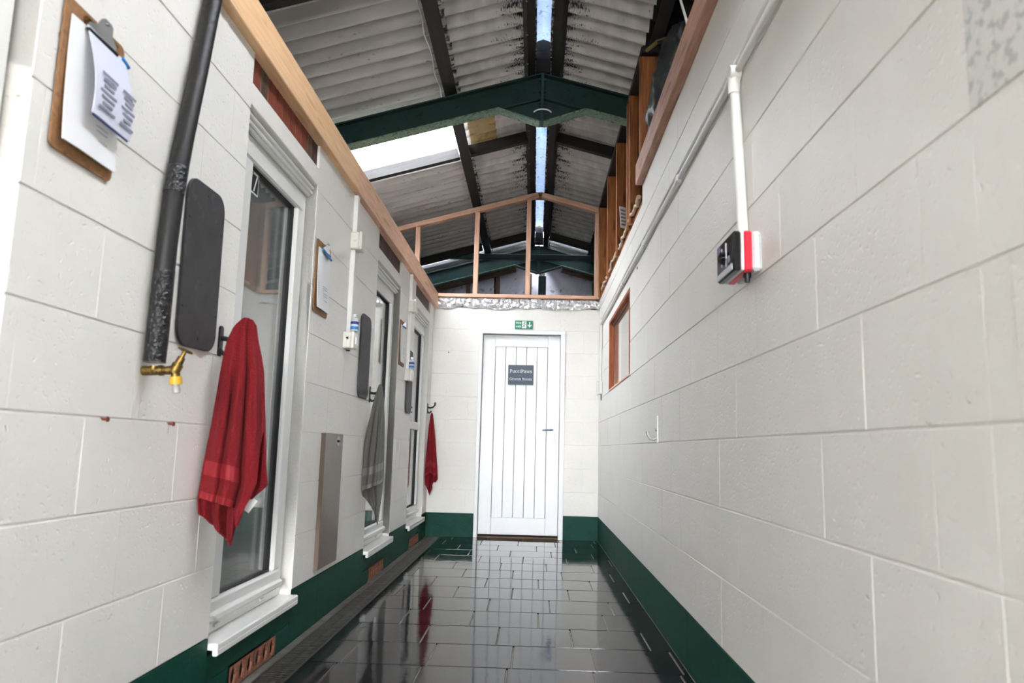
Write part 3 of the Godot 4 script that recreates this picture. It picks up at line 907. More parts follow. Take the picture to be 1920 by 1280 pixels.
# ------------------------------------------------------------------ timbers above the walls
func timbers() -> void:
	var o := thing("wall_plate", Vector3(XL, 2.235, -4), "long pale pine beam capping the left wall", "timber beam")
	for s in [[0.9, -3.905], [-3.907, ZE + 0.0]]:
		bar("length", Vector3(XL + 0.003, 2.313, s[0]), Vector3(XL + 0.003, 2.313, s[1]), 0.148, 0.068, M.pine if s[0] > 0 else M.pink_pine, o)
	var p := thing("wall_plate", Vector3(XR, 2.45, -3), "pinkish timber beam capping the near part of the right wall", "timber beam")
	bar("length", Vector3(XR - 0.004, 2.518, 0.9), Vector3(XR - 0.004, 2.518, -4.33), 0.128, 0.075, M.plate_pink, p)

	# stud frame over the end wall
	var f := thing("stud_frame", Vector3(-0.2, 2.345, ZE), "open pale timber stud frame standing on the end wall", "timber frame")
	var z := ZE - 0.01
	bar("sole_plate", Vector3(XL + 0.025, 2.368, z), Vector3(XR - 0.005, 2.368, z), 0.034, 0.07, M.pink_pine, f)
	var yt := func(x: float) -> float:
		return 3.465 - SL * absf(x - XA)
	bar("top_plate", Vector3(-1.75, yt.call(-1.75) - 0.028, z), Vector3(-0.01, yt.call(-0.01) - 0.028, z), 0.05, 0.07, M.pink_pine, f)
	bar("top_plate", Vector3(0.03, yt.call(0.03) - 0.028, z), Vector3(0.622, yt.call(0.622) - 0.028, z), 0.05, 0.07, M.pink_pine, f)
	bar("ridge_block", Vector3(-0.04, 3.435, z - 0.03), Vector3(0.05, 3.435, z - 0.03), 0.07, 0.04, M.orange, f)
	for x in [-1.228, -0.627, -0.10, 0.594]:
		bar("stud", Vector3(x, 2.384, z), Vector3(x, yt.call(x) - 0.058 - (0.003 if x > 0.5 else 0.0), z), 0.048, 0.066, M.pink_pine, f, Vector3.RIGHT)

	# crumpled foil over the top of the end wall
	var g := []
	var r := RandomNumberGenerator.new()
	r.seed = 77
	var prof := [Vector2(-0.06, 2.341), Vector2(0.006, 2.341), Vector2(0.020, 2.333), Vector2(0.022, 2.318), Vector2(0.024, 2.300), Vector2(0.022, 2.282), Vector2(0.020, 2.264), Vector2(0.012, 2.248), Vector2(0.006, 2.240)]
	var st := begin()
	for i in prof.size():
		var row := []
		for k in 91:
			var x := lerpf(XL + 0.004, XR - 0.004, k / 90.0)
			var q: Vector2 = prof[i]
			row.append(Vector3(x + r.randf_range(-0.006, 0.006) * (1.0 if k > 0 and k < 90 else 0.0), q.y + r.randf_range(-0.006, 0.006) - (0.012 * sin(k * 0.31) * sin(k * 0.13) if i > 6 else 0.0) - (0.001 if i < 2 else 0.0), ZE + q.x + maxf(0.0, r.randf_range(-0.004, 0.016)) * (1.0 if i > 1 else 0.0)))
		g.append(row)
	for i in prof.size() - 1:
		for k in 90:
			if (i + k) % 2 == 0:
				poly(st, [g[i][k], g[i][k + 1], g[i + 1][k + 1]], Vector3(0, 0.2, 1))
				poly(st, [g[i][k], g[i + 1][k + 1], g[i + 1][k]], Vector3(0, 0.2, 1))
			else:
				poly(st, [g[i][k], g[i][k + 1], g[i + 1][k]], Vector3(0, 0.2, 1))
				poly(st, [g[i][k + 1], g[i + 1][k + 1], g[i + 1][k]], Vector3(0, 0.2, 1))
	tag(put("foil_wrap", done(st), M.foil, self), "crumpled silver foil wrapped over the top of the end wall", "foil")

	# bare studs on the right wall
	var sp := thing("stud_partition", Vector3(0.65, 2.34, -5.6), "row of orange timber studs on top of the right wall", "timber frame")
	for zz in [-4.24, -4.745, -4.865, -5.53, -6.245, -7.10]:
		bar("stud", Vector3(0.655, 2.345 if zz < -4.3 else 2.46, zz - 0.022), Vector3(0.655, 3.245, zz - 0.022), 0.115, 0.045, M.orange, sp, Vector3.RIGHT)
	bar("head_plate", Vector3(0.655, 3.267, -4.2), Vector3(0.655, 3.267, -7.2), 0.04, 0.11, M.dark_timber, sp)
	bar("sole_plate", Vector3(0.67, 2.36, -4.35), Vector3(0.67, 2.36, -7.2), 0.03, 0.08, M.orange, sp)
	# torn foam edge along that wall's top
	var fp := []
	var fr := []
	for k in 46:
		var t := k / 45.0
		fp.append(Vector3(0.618 + r.randf_range(-0.008, 0.012), lerpf(2.40, 2.39, t) + r.randf_range(-0.012, 0.014), lerpf(-4.40, -7.0, t)))
		fr.append(r.randf_range(0.008, 0.017))
	tag(tube("foam_strip", fp, fr, M.foam, self, 7), "torn pale foam strip along the right wall top", "insulation")
	var lc := thing("label_card", Vector3(0.60, 2.40, -5.0), "small printed white card tucked into the timber studs", "card")
	var lt := Transform3D(Basis(Vector3.UP, 0.9) * Basis(Vector3.BACK, 0.12), Vector3(0.585, 2.46, -4.98))
	put("card", box_mesh(Vector3(0.085, 0.15, 0.002), 0.0), M.tag_white, lc, lt)
	for k in 5:
		put("print", box_mesh(Vector3(0.06, 0.012, 0.001), 0.0), M.ink, lc, lt * Transform3D(Basis(), Vector3(0, 0.05 - k * 0.025, 0.0015)))

	# dark sack pushed in behind the beam
	var sack := thing("sack", Vector3(0.66, 2.58, -4.0), "crumpled dark grey plastic sack stuffed behind the right beam", "sack")
	var sg := []
	var nz := FastNoiseLite.new()
	nz.seed = 9
	nz.frequency = 5.0
	for i in 25:
		var t := i / 24.0
		var row := []
		var cy := lerpf(2.56, 3.16, t)
		var rad: float = [0.055, 0.10, 0.115, 0.11, 0.10, 0.085, 0.05][int(t * 6)] * (1.0 - fmod(t * 6.0, 1.0)) + [0.055, 0.10, 0.115, 0.11, 0.10, 0.085, 0.05][mini(int(t * 6) + 1, 6)] * fmod(t * 6.0, 1.0)
		for k in 33:
			var a := TAU * k / 32.0
			var q := Vector3(cos(a), t * 3.0, sin(a))
			var rr := rad * (1.0 + 0.35 * nz.get_noise_3dv(q * 0.30) + 0.28 * absf(nz.get_noise_3dv(q * 0.6 + Vector3(0, t * 2.0, 0))))
			row.append(Vector3(0.70 + 0.06 * t + cos(a) * rr, cy, -4.02 + sin(a) * rr * 1.25 + 0.22 * t))
		sg.append(row)
	var ss := begin()
	add_cloth(ss, sg, 0.004)
	put("body", done(ss), M.bag, sack)
	tube("strap", [Vector3(0.615, 3.19, -4.08), Vector3(0.66, 3.185, -3.98), Vector3(0.73, 3.15, -3.86), Vector3(0.80, 3.16, -3.74)], [0.012, 0.014, 0.012, 0.013], M.strap, sack, 6)
	tube("strap", [Vector3(0.66, 3.165, -3.95), Vector3(0.76, 3.125, -3.82), Vector3(0.80, 3.14, -3.70)], [0.010, 0.010, 0.010], M.black_iron, sack, 6)
	var tg := span("tag", Vector3(0.668, 3.075, -4.02), Vector3(0.690, 3.10, -4.005), M.red_paint, sack, 0.003)
	tg.set_meta("label", "small red tag")
	tag(tube("hanging_cable", [Vector3(0.70, 3.30, -3.6), Vector3(0.695, 3.12, -3.48), Vector3(0.68, 2.95, -3.32), Vector3(0.66, 2.80, -3.16), Vector3(0.66, 2.60, -3.1)], [0.007], M.cable, self, 8), "white cable hanging behind the right beam at the top edge", "cable")

func far_end() -> void:
	# gable beyond the stud frame: timber rails with white membrane between, a green tie and post
	var g := thing("gable_frame", Vector3(0, 2.33, -10.25), "brown timber gable framing behind the stud frame", "timber frame")
	bar("rail", Vector3(-1.95, 2.92, -10.2), Vector3(-0.31, 3.365, -10.2), 0.07, 0.05, M.brown_timber, g)
	bar("rail", Vector3(0.34, 3.37, -10.2), Vector3(1.3, 3.11, -10.2), 0.07, 0.05, M.brown_timber, g)
	for q in [[-0.98, 3.14], [-0.56, 3.25], [0.80, 3.20], [-0.11, 3.30]]:
		bar("post", Vector3(q[0], 2.34, -10.2), Vector3(q[0], q[1], -10.2), 0.055, 0.05, M.brown_timber, g, Vector3.RIGHT)
	var nz := FastNoiseLite.new()
	nz.seed = 4
	nz.frequency = 1.4
	var k := 0
	for q in [[-2.0, -0.62], [-0.54, 0.02], [0.10, 0.80], [0.86, 2.3]]:
		var rows := []
		for i in 15:
			var row := []
			for j in 25:
				var x := lerpf(q[0], q[1], j / 24.0)
				var top := 3.60 - SL * absf(x)
				var y := lerpf(2.34, top, i / 14.0)
				row.append(Vector3(x, y, -10.32 + 0.05 * nz.get_noise_2d(x * 1.5 + k * 9.0, y * 3.0)))
			rows.append(row)
		var st := begin()
		add_cloth(st, rows, 0.003)
		tag(put("membrane_sheet", done(st), M.membrane, self), ["white membrane sheet on the far gable at the left", "wrinkled white membrane left of the far green post", "wrinkled white membrane right of the far green post", "white membrane sheet on the far gable at the right"][k], "sheet", "membrane sheets on the far gable")
		k += 1
	var t := thing("tie_beam", Vector3(0, 3.24, -9.2), "thin green horizontal tie beam beyond the stud frame", "steel beam")
	bar("beam", Vector3(-2.5, 3.277, -9.2), Vector3(2.0, 3.277, -9.2), 0.07, 0.06, M.steel_green, t)
	var ps := thing("steel_post", Vector3(0.09, 2.33, -9.46), "green steel post beneath the far ridge", "steel post")
	bar("flange", Vector3(0.06, 2.33, -9.42), Vector3(0.06, 3.09, -9.42), 0.10, 0.012, M.steel_green, ps, Vector3.RIGHT)
	bar("flange", Vector3(0.06, 2.33, -9.52), Vector3(0.06, 3.09, -9.52), 0.10, 0.012, M.steel_green, ps, Vector3.RIGHT)
	bar("web", Vector3(0.06, 2.33, -9.47), Vector3(0.06, 3.09, -9.47), 0.012, 0.09, M.steel_green, ps, Vector3.RIGHT)

# ------------------------------------------------------------------ things on the left wall
func pipe_and_tap() -> void:
	var o := thing("lagged_pipe", Vector3(XL, 1.04, -1.87), "black foam-lagged pipe running down the left wall", "pipe")
	var c := XL + 0.030
	var way := [Vector3(c, 2.24, -2.06), Vector3(c, 2.16, -2.045), Vector3(c, 1.92, -2.0), Vector3(c, 1.70, -1.955), Vector3(c, 1.535, -1.926), Vector3(c, 1.40, -1.916), Vector3(c, 1.30, -1.913), Vector3(c, 1.20, -1.911), Vector3(c, 1.12, -1.909), Vector3(c, 1.052, -1.907)]
	tube("lagging", way.slice(0, 7), [0.0255, 0.0255, 0.026, 0.026, 0.027, 0.027, 0.027], M.foam_black, o, 20)
	var t := tube("tape_wrap", way.slice(6), [0.0275, 0.028, 0.0285, 0.028], M.tape_black, o, 24)
	t.set_meta("label", "glossy black tape")
	tube("tape_patch", [Vector3(c, 1.60, -1.937), Vector3(c, 1.52, -1.924)], [0.0275, 0.0278], M.tape_black, o, 20)
	var p := thing("garden_tap", Vector3(XL, 1.0, -1.87), "brass garden tap with T handle at the foot of the black pipe", "tap")
	var y := 1.030
	var b := tube("body", [Vector3(c, 1.043, -1.907), Vector3(c, y + 0.004, -1.907), Vector3(c + 0.004, y, -1.908), Vector3(c + 0.022, y + 0.001, -1.910), Vector3(c + 0.055, y + 0.004, -1.912)], [0.010, 0.012, 0.012, 0.010, 0.013], M.brass, p, 12)
	b.set_meta("label", "tarnished brass body")
	tube("union_nut", [Vector3(c + 0.014, y + 0.001, -1.909), Vector3(c + 0.024, y + 0.002, -1.910)], [0.0155, 0.0155], M.brass, p, 6)
	tube("back_elbow", [Vector3(XL + 0.002, y, -1.907), Vector3(c, y, -1.907)], [0.013, 0.012], M.brass, p, 12)
	var j := Vector3(c + 0.055, y + 0.004, -1.912)
	var up := Vector3(0.32, 0.93, -0.16).normalized()
	tube("bonnet", [j - up * 0.010, j + up * 0.016, j + up * 0.018, j + up * 0.036, j + up * 0.038, j + up * 0.056], [0.0145, 0.0145, 0.011, 0.010, 0.006, 0.0045], M.brass, p, 8)
	var h := j + up * 0.057
	var hx := Vector3(0.86, -0.33, 0.38).normalized()
	tube("handle", [h - hx * 0.027, h - hx * 0.023, h, h + hx * 0.023, h + hx * 0.027], [0.0025, 0.0036, 0.0045, 0.0036, 0.0025], M.brass, p, 8)
	var dn := Vector3(0.12, -0.99, -0.05).normalized()
	tube("spout", [j, j + dn * 0.024], [0.012, 0.0115], M.brass, p, 12)
	var cn := tube("connector_collar", [j + dn * 0.018, j + dn * 0.020, j + dn * 0.036, j + dn * 0.039], [0.0135, 0.0160, 0.0160, 0.0135], M.yellow_plastic, p, 14)
	cn.set_meta("label", "yellow collar")
	tube("hose_nozzle", [j + dn * 0.039, j + dn * 0.048, j + dn * 0.050, j + dn * 0.061], [0.009, 0.009, 0.0105, 0.0095], M.grey_plastic, p, 12)

# frame on the left wall: its x runs away from the viewer's right (towards -z), y up, z out of the wall
func on_left(y: float, z: float, off := 0.0, lean := 0.0) -> Transform3D:
	return Transform3D(Basis(Vector3(0, 0, -1), Vector3.UP, Vector3.RIGHT) * Basis(Vector3.BACK, lean), Vector3(XL + off, y, z))

func clipboard(z: float, label: String, sheaf: int) -> void:
	var o := thing("clipboard", Vector3(XL, 1.45, z), label, "clipboard", "clipboards on the left wall")
	var xf := on_left(1.628, z, 0.004)
	var st := begin()
	add_slab(st, rounded(0.228, 0.345, 0.018), 0.004, xf, 0.001)
	put("board", done(st), M.masonite, o)
	var rows := []
	for i in 9:
		var row := []
		for k in 5:
			var t := i / 8.0
			row.append(xf * Vector3(lerpf(-0.100, 0.100, k / 4.0) + 0.004, lerpf(0.135, -0.150, t), 0.0075 + 0.010 * t * t * (1.0 if sheaf == 0 else 0.8) + 0.002 * sin(k * 1.4)))
		rows.append(row)
	st = begin()
	add_cloth(st, rows, 0.003)
	var pp := put("paper", done(st), M.paper, o)
	for k in 7:
		var ln := 0.15 if k % 3 != 2 else 0.09
		put("print", box_mesh(Vector3(ln, 0.004, 0.0008), 0.0), M.ink_faint, pp, xf * Transform3D(Basis(), Vector3(-0.085 + ln / 2, -0.035 - k * 0.011, 0.0125 + k * 0.0004)))
	if sheaf == 0:      # a folded leaflet tucked under the clip
		var lf := xf * Transform3D(Basis(Vector3.RIGHT, -0.02) * Basis(Vector3.BACK, -0.03), Vector3(0.02, 0.02, 0.024))
		rows = []
		for i in 13:
			var t := i / 12.0
			var row := []
			for k in 5:
				row.append(lf * Vector3(lerpf(-0.075, 0.078, k / 4.0) + 0.018 * t, lerpf(0.115, -0.085, t), -0.008 + 0.026 * sin(t * 2.2)))
			rows.append(row)
		st = begin()
		add_cloth(st, rows, 0.0025)
		var l := put("leaflet", done(st), M.card, o)
		for k in 7:
			for q in [[-0.036, 0.062], [0.045, 0.055]]:
				put("print", box_mesh(Vector3(q[1] - 0.012 * (k % 3), 0.006, 0.0008), 0.0), M.ink, l, lf * Transform3D(Basis(Vector3.RIGHT, 0.04), Vector3(q[0] + 0.022, 0.018 - k * 0.0135, 0.0205)))
		put("leaflet_edge", box_mesh(Vector3(0.14, 0.004, 0.003), 0.0), M.navy, l, lf * Transform3D(Basis(), Vector3(0.018, -0.088, 0.012)))
	# the clip: black lip, steel plate with a swept back, a pen under it
	st = begin()
	var cl := PackedVector2Array([Vector2(-0.055, -0.012), Vector2(0.055, -0.012), Vector2(0.055, 0.006), Vector2(0.030, 0.016), Vector2(0.022, 0.034), Vector2(0.012, 0.040), Vector2(-0.012, 0.040), Vector2(-0.022, 0.034), Vector2(-0.030, 0.016), Vector2(-0.055, 0.006)])
	add_slab(st, cl, 0.003, xf * Transform3D(Basis(Vector3.RIGHT, 0.28), Vector3(0.005, 0.140, 0.012)))
	var c := put("clip", done(st), M.chrome, o)
	put("lip", box_mesh(Vector3(0.116, 0.008, 0.012), 0.002), M.gasket if sheaf == 0 else M.blue, c, xf * Transform3D(Basis(), Vector3(0.005, 0.127, 0.016)))
	var rp := [xf * Vector3(-0.055, 0.150, 0.012), xf * Vector3(0.065, 0.150, 0.012)]
	tube("spring", rp, [0.006], M.brass, c, 8)
	tube("hang_nail", [xf * Vector3(0.005, 0.168, -0.003), xf * Vector3(0.005, 0.170, 0.028)], [0.003], M.zinc, o, 6)
	if sheaf != 2:
		tube("pen", [xf * Vector3(0.085, 0.132, 0.016), xf * Vector3(0.113, 0.122, 0.018)] if sheaf == 0 else [xf * Vector3(-0.07, 0.13, 0.02), xf * Vector3(0.075, 0.112, 0.02)], [0.005], M.blue, o, 8)

func chalkboard(y0: float, y1: float, z: float, w: float, label: String, lean := 0.0) -> void:
	var o := thing("chalkboard", Vector3(XL, y0, z), label, "chalkboard", "rounded chalkboards on the left wall")
	var xf := on_left((y0 + y1) / 2, z, 0.003, lean)
	var st := begin()
	add_slab(st, rounded(w, y1 - y0, 0.055, 7), 0.009, xf, 0.0015)
	put("board", done(st), M.slate, o)
	for q in [[-1, 0.5], [1, 0.5], [-1, -0.55], [1, -0.55], [0, 0.88], [0, -0.88]]:
		st = begin()
		add_lathe(st, [Vector2(0, 0.0020), Vector2(0.0035, 0.0016), Vector2(0.004, 0)], xf * Transform3D(Basis(Vector3.RIGHT, PI / 2), Vector3(q[0] * (w / 2 - 0.014), q[1] * (y1 - y0) / 2, 0.0085)), 8)
		put("screw", done(st), M.gasket, o)

func coat_hook(at: Vector3, label: String) -> void:
	# black iron hook with a curled upper arm
	var o := thing("coat_hook", at, label, "hook", "black hooks on the left wall")
	var xf := Transform3D(Basis(Vector3(0, 0, -1), Vector3.UP, Vector3.RIGHT), at)
	var st := begin()
	add_slab(st, rounded(0.028, 0.10, 0.012), 0.006, xf * Transform3D(Basis(), Vector3(0, 0, 0.001)), 0.0015)
	put("back_plate", done(st), M.black_iron, o)
	tube("arm", [xf * Vector3(0, 0.01, 0.004), xf * Vector3(0, 0.006, 0.03), xf * Vector3(0, 0.014, 0.055), xf * Vector3(0, 0.034, 0.072), xf * Vector3(0, 0.052, 0.074), xf * Vector3(0, 0.060, 0.070)], [0.009, 0.008, 0.008, 0.0075, 0.009, 0.006], M.black_iron, o, 10)
	tube("lower_arm", [xf * Vector3(0, -0.03, 0.004), xf * Vector3(0, -0.042, 0.018), xf * Vector3(0, -0.036, 0.034), xf * Vector3(0, -0.022, 0.040)], [0.008, 0.007, 0.007, 0.008], M.black_iron, o, 10)

func lerp_list(l: Array, t: float) -> float:
	# l: [[key, value], ...] in rising order
	if t <= l[0][0]:
		return l[0][1]
	for k in l.size() - 1:
		if t <= l[k + 1][0]:
			return lerpf(l[k][1], l[k + 1][1], (t - l[k][0]) / maxf(l[k + 1][0] - l[k][0], 1e-6))
	return l[-1][1]

# a towel hung from a point: `left` and `right` give its half widths by drop, `front` and `back` its lengths across (0..1)
func towel(at: Vector3, m: String, label: String, left: Array, right: Array, front: Array, back: Array, band: Array, deep: float, pleats: float, tag_s: float) -> void:
	var o := thing("towel", at + Vector3(0, -lerp_list(back, 0.6), 0), label, "towel", "towels on the left wall hooks")
	var v := Vector3(at.x, 0, at.z).normalized()
	var e1 := v.cross(Vector3.UP).normalized()
	var e2 := -v
	var folds := FastNoiseLite.new()
	folds.seed = int(absf(at.z) * 10.0)
	folds.frequency = 0.6
	var crease := 0.60
	var pt := func(s: float, drop: float, side: float, extra: float) -> Vector3:
		var l := lerp_list(left, drop)
		var r := lerp_list(right, drop)
		var grow := clampf(drop / 0.25, 0.25, 1.0)
		var d := side * deep * grow * pow(sin(PI * clampf(s, 0, 1)), 0.6)
		var body := minf(1.0, 6.0 * s * (1.0 - s) + 0.05)
		d += deep * grow * body * (0.75 * folds.get_noise_2d(s * 3.2 * pleats + (0.0 if side > 0 else 40.0), drop * 1.1) + 0.35 * folds.get_noise_2d(s * 8.0 * pleats, drop * 2.5 + 9.0))
		d -= side * deep * 0.75 * grow * (exp(-pow((s - crease) / 0.045, 2.0)) + 0.6 * exp(-pow((s - crease * 0.45 - 0.05 * drop) / 0.05, 2.0)))
		var q := at + e1 * lerpf(-l, r, s) + e2 * (d + extra) + Vector3(0, -drop, 0)
		q.y -= 0.028 * pow(2.0 * s - 1.15, 2.0) * (1.0 - clampf(drop / 0.12, 0, 1))
		q.x = maxf(q.x, XL + 0.005 + 0.004 * s)
		return q
	for part in [["cloth", back, -1.0], ["front_fold", front, 1.0]]:
		var rows := []
		for i in 41:
			var row := []
			for k in 49:
				var s := k / 48.0
				var len := lerp_list(part[1], s)
				row.append(pt.call(s, i / 40.0 * len, part[2], 0.0))
			rows.append(row)
		var st := begin()
		add_cloth(st, rows, 0.006)
		put(part[0], done(st), M[m], o)
	# woven border across the front fold, and a hem along its lower edge
	for q in [band, [0.965, 1.0, band[2], band[3]]]:
		var rows := []
		for i in 7:
			var row := []
			for k in 30:
				var s := lerpf(q[2], q[3], k / 29.0)
				row.append(pt.call(s, lerpf(q[0], q[1], i / 6.0) * lerp_list(front, s), 1.0, 0.005))
			rows.append(row)
		var st := begin()
		add_cloth(st, rows, 0.004)
		put("border", done(st), M[m + "_band"], o)
	if tag_s > 0:
		var p: Vector3 = pt.call(tag_s, lerp_list(back, tag_s) + 0.008, -1.0, 0.004)
		var c := put("care_label", box_mesh(Vector3(0.035, 0.045, 0.0015), 0.0), M.tag_white, o, Transform3D(Basis(e1, Vector3.UP, e2) * Basis(Vector3.BACK, -0.6), p))
		c.set_meta("label", "white care label")

func socket_run(z: float, zb: float, label: String, sfx: String) -> void:
	# trunking drop with a junction box above and a lower box that carries a gel bottle
	var o := thing("cable_trunking", Vector3(XL, 1.45, z), label + " cable trunking drop with junction box", "trunking", "cable drops on the left wall")
	span("channel", Vector3(XL, 2.012, z - 0.075), Vector3(XL + 0.026, 2.233, z - 0.035), M.trunking, o, 0.003)
	span("channel", Vector3(XL, 1.455, z - 0.065), Vector3(XL + 0.026, 1.92, z - 0.025), M.trunking, o, 0.003)
	var st := begin()
	add_span(st, Vector3(XL, 1.915, z - 0.085), Vector3(XL + 0.05, 2.012, z), 0.006)
	add_span(st, Vector3(XL + 0.048, 1.911, z - 0.088), Vector3(XL + 0.066, 2.016, z + 0.003), 0.006)
	put("junction_box", done(st), M.jbox, o)
	st = begin()
	add_lathe(st, [Vector2(0, 0.003), Vector2(0.006, 0.0025), Vector2(0.007, 0)], Transform3D(Basis(Vector3.RIGHT, PI / 2), Vector3(XL + 0.03, 1.965, z)), 12)
	put("knockout", done(st), M.trunk_grey, o)
	var b := thing("switch_box", Vector3(XL, 1.36, zb), "cream surface switch box " + sfx, "switch box", "switch boxes on the left wall")
	st = begin()
	add_span(st, Vector3(XL, 1.362, zb - 0.09), Vector3(XL + 0.044, 1.450, zb), 0.005)
	put("box", done(st), M.jbox, b)
	span("cover", Vector3(XL + 0.043, 1.360, zb - 0.092), Vector3(XL + 0.061, 1.452, zb + 0.002), M.jbox, b, 0.005)
	st = begin()
	add_lathe(st, [Vector2(0.0085, 0.0), Vector2(0.0085, 0.002), Vector2(0.0065, 0.002), Vector2(0.0065, 0.0), Vector2(0, 0.0)], Transform3D(Basis(Vector3.RIGHT, PI / 2), Vector3(XL + 0.026, 1.415, zb)), 16)
	put("knockout", done(st), M.trunk_grey, b)
	span("rocker", Vector3(XL + 0.060, 1.385, zb - 0.06), Vector3(XL + 0.068, 1.425, zb - 0.03), M.white_gloss, b, 0.002)
	span("worn_edge", Vector3(XL + 0.0, 1.355, zb - 0.10), Vector3(XL + 0.02, 1.366, zb - 0.08), M.rust, b, 0.003)
	# bottle of hand gel standing on the lower box
	var g := thing("gel_bottle", Vector3(XL + 0.050, 1.454, zb - 0.045), "clear hand gel bottle with blue print " + sfx, "bottle", "gel bottles on the switch boxes")
	var fr := Transform3D(Basis().scaled(Vector3(1, 1, 1.35)), Vector3(XL + 0.050, 1.454, zb - 0.045))
	st = begin()
	add_lathe(st, [Vector2(0, 0), Vector2(0.018, 0.0), Vector2(0.021, 0.004), Vector2(0.021, 0.062), Vector2(0.018, 0.072), Vector2(0.009, 0.078), Vector2(0.009, 0.084)], fr, 20)
	put("body", done(st), M.clear, g)
	st = begin()
	add_lathe(st, [Vector2(0.0195, 0.004), Vector2(0.0195, 0.060), Vector2(0, 0.060)], fr, 20)
	put("gel", done(st), M.gel_label, g)
	st = begin()
	add_lathe(st, [Vector2(0.0215, 0.040), Vector2(0.0216, 0.055)], fr, 20)
	put("label_print", done(st), M.navy, g)
	st = begin()
	add_lathe(st, [Vector2(0.0215, 0.012), Vector2(0.0216, 0.028)], fr, 20)
	put("label_print", done(st), M.blue, g)
	st = begin()
	add_lathe(st, [Vector2(0.011, 0.082), Vector2(0.011, 0.096), Vector2(0.009, 0.098), Vector2(0, 0.098)], fr, 16)
	put("cap", done(st), M.white_gloss, g)

func air_brick(z0: float, z1: float, slots: int, label: String) -> void:
	# terracotta brick with upright oval slots, set flush in the green plinth
	var n := 2
	for b in n:
		var za := lerpf(z1, z0, float(b) / n) - 0.003
		var zb := lerpf(z1, z0, float(b + 1) / n) + 0.003
		var o := thing("air_brick", Vector3(XL, 0, (za + zb) / 2), label + (", nearer of the pair" if b == 0 else ", farther of the pair"), "air brick", "terracotta air bricks in the plinth")
		var st := begin()
		var y0 := 0.004
		var y1 := 0.080
		var x := XL + 0.002
		var w := (za - zb) / slots
		for k in slots:
			var cz := za - (k + 0.5) * w
			var cy := (y0 + y1) / 2
			var ring := []
			for j in 24:
				var a := TAU * j / 24.0
				var i := Vector2(cos(a) * w * 0.29, sin(a) * 0.030)
				var sc := minf((w / 2) / maxf(absf(cos(a)), 1e-6), ((y1 - y0) / 2) / maxf(absf(sin(a)), 1e-6))
				var oo := Vector2(cos(a), sin(a)) * sc
				ring.append([Vector3(x, cy + i.y, cz + i.x), Vector3(x, cy + oo.y, cz + oo.x)])
			for j in 24:
				var p: Array = ring[j]
				var q: Array = ring[(j + 1) % 24]
				poly(st, [p[0], q[0], q[1], p[1]], Vector3.RIGHT)
				poly(st, [p[0], q[0], q[0] - Vector3(0.008, 0, 0), p[0] - Vector3(0.008, 0, 0)], Vector3(0, cy - p[0].y, cz - p[0].z))
			for cr in [[-1, -1], [1, -1], [1, 1], [-1, 1]]:     # square off the corners between the rays
				var corner := Vector3(x, cy + cr[1] * (y1 - y0) / 2, cz + cr[0] * w / 2)
				var best := []
				for j in 24:
					best.append([ring[j][1].distance_to(corner), ring[j][1]])
				best.sort_custom(func(u, t): return u[0] < t[0])
				poly(st, [corner, best[0][1], best[1][1]], Vector3.RIGHT)
		put("brick", done(st), M.terracotta, o)
		span("cavity", Vector3(XL - 0.04, y0, zb), Vector3(XL - 0.02, y1, za), M.black_pit, o, 0.0)

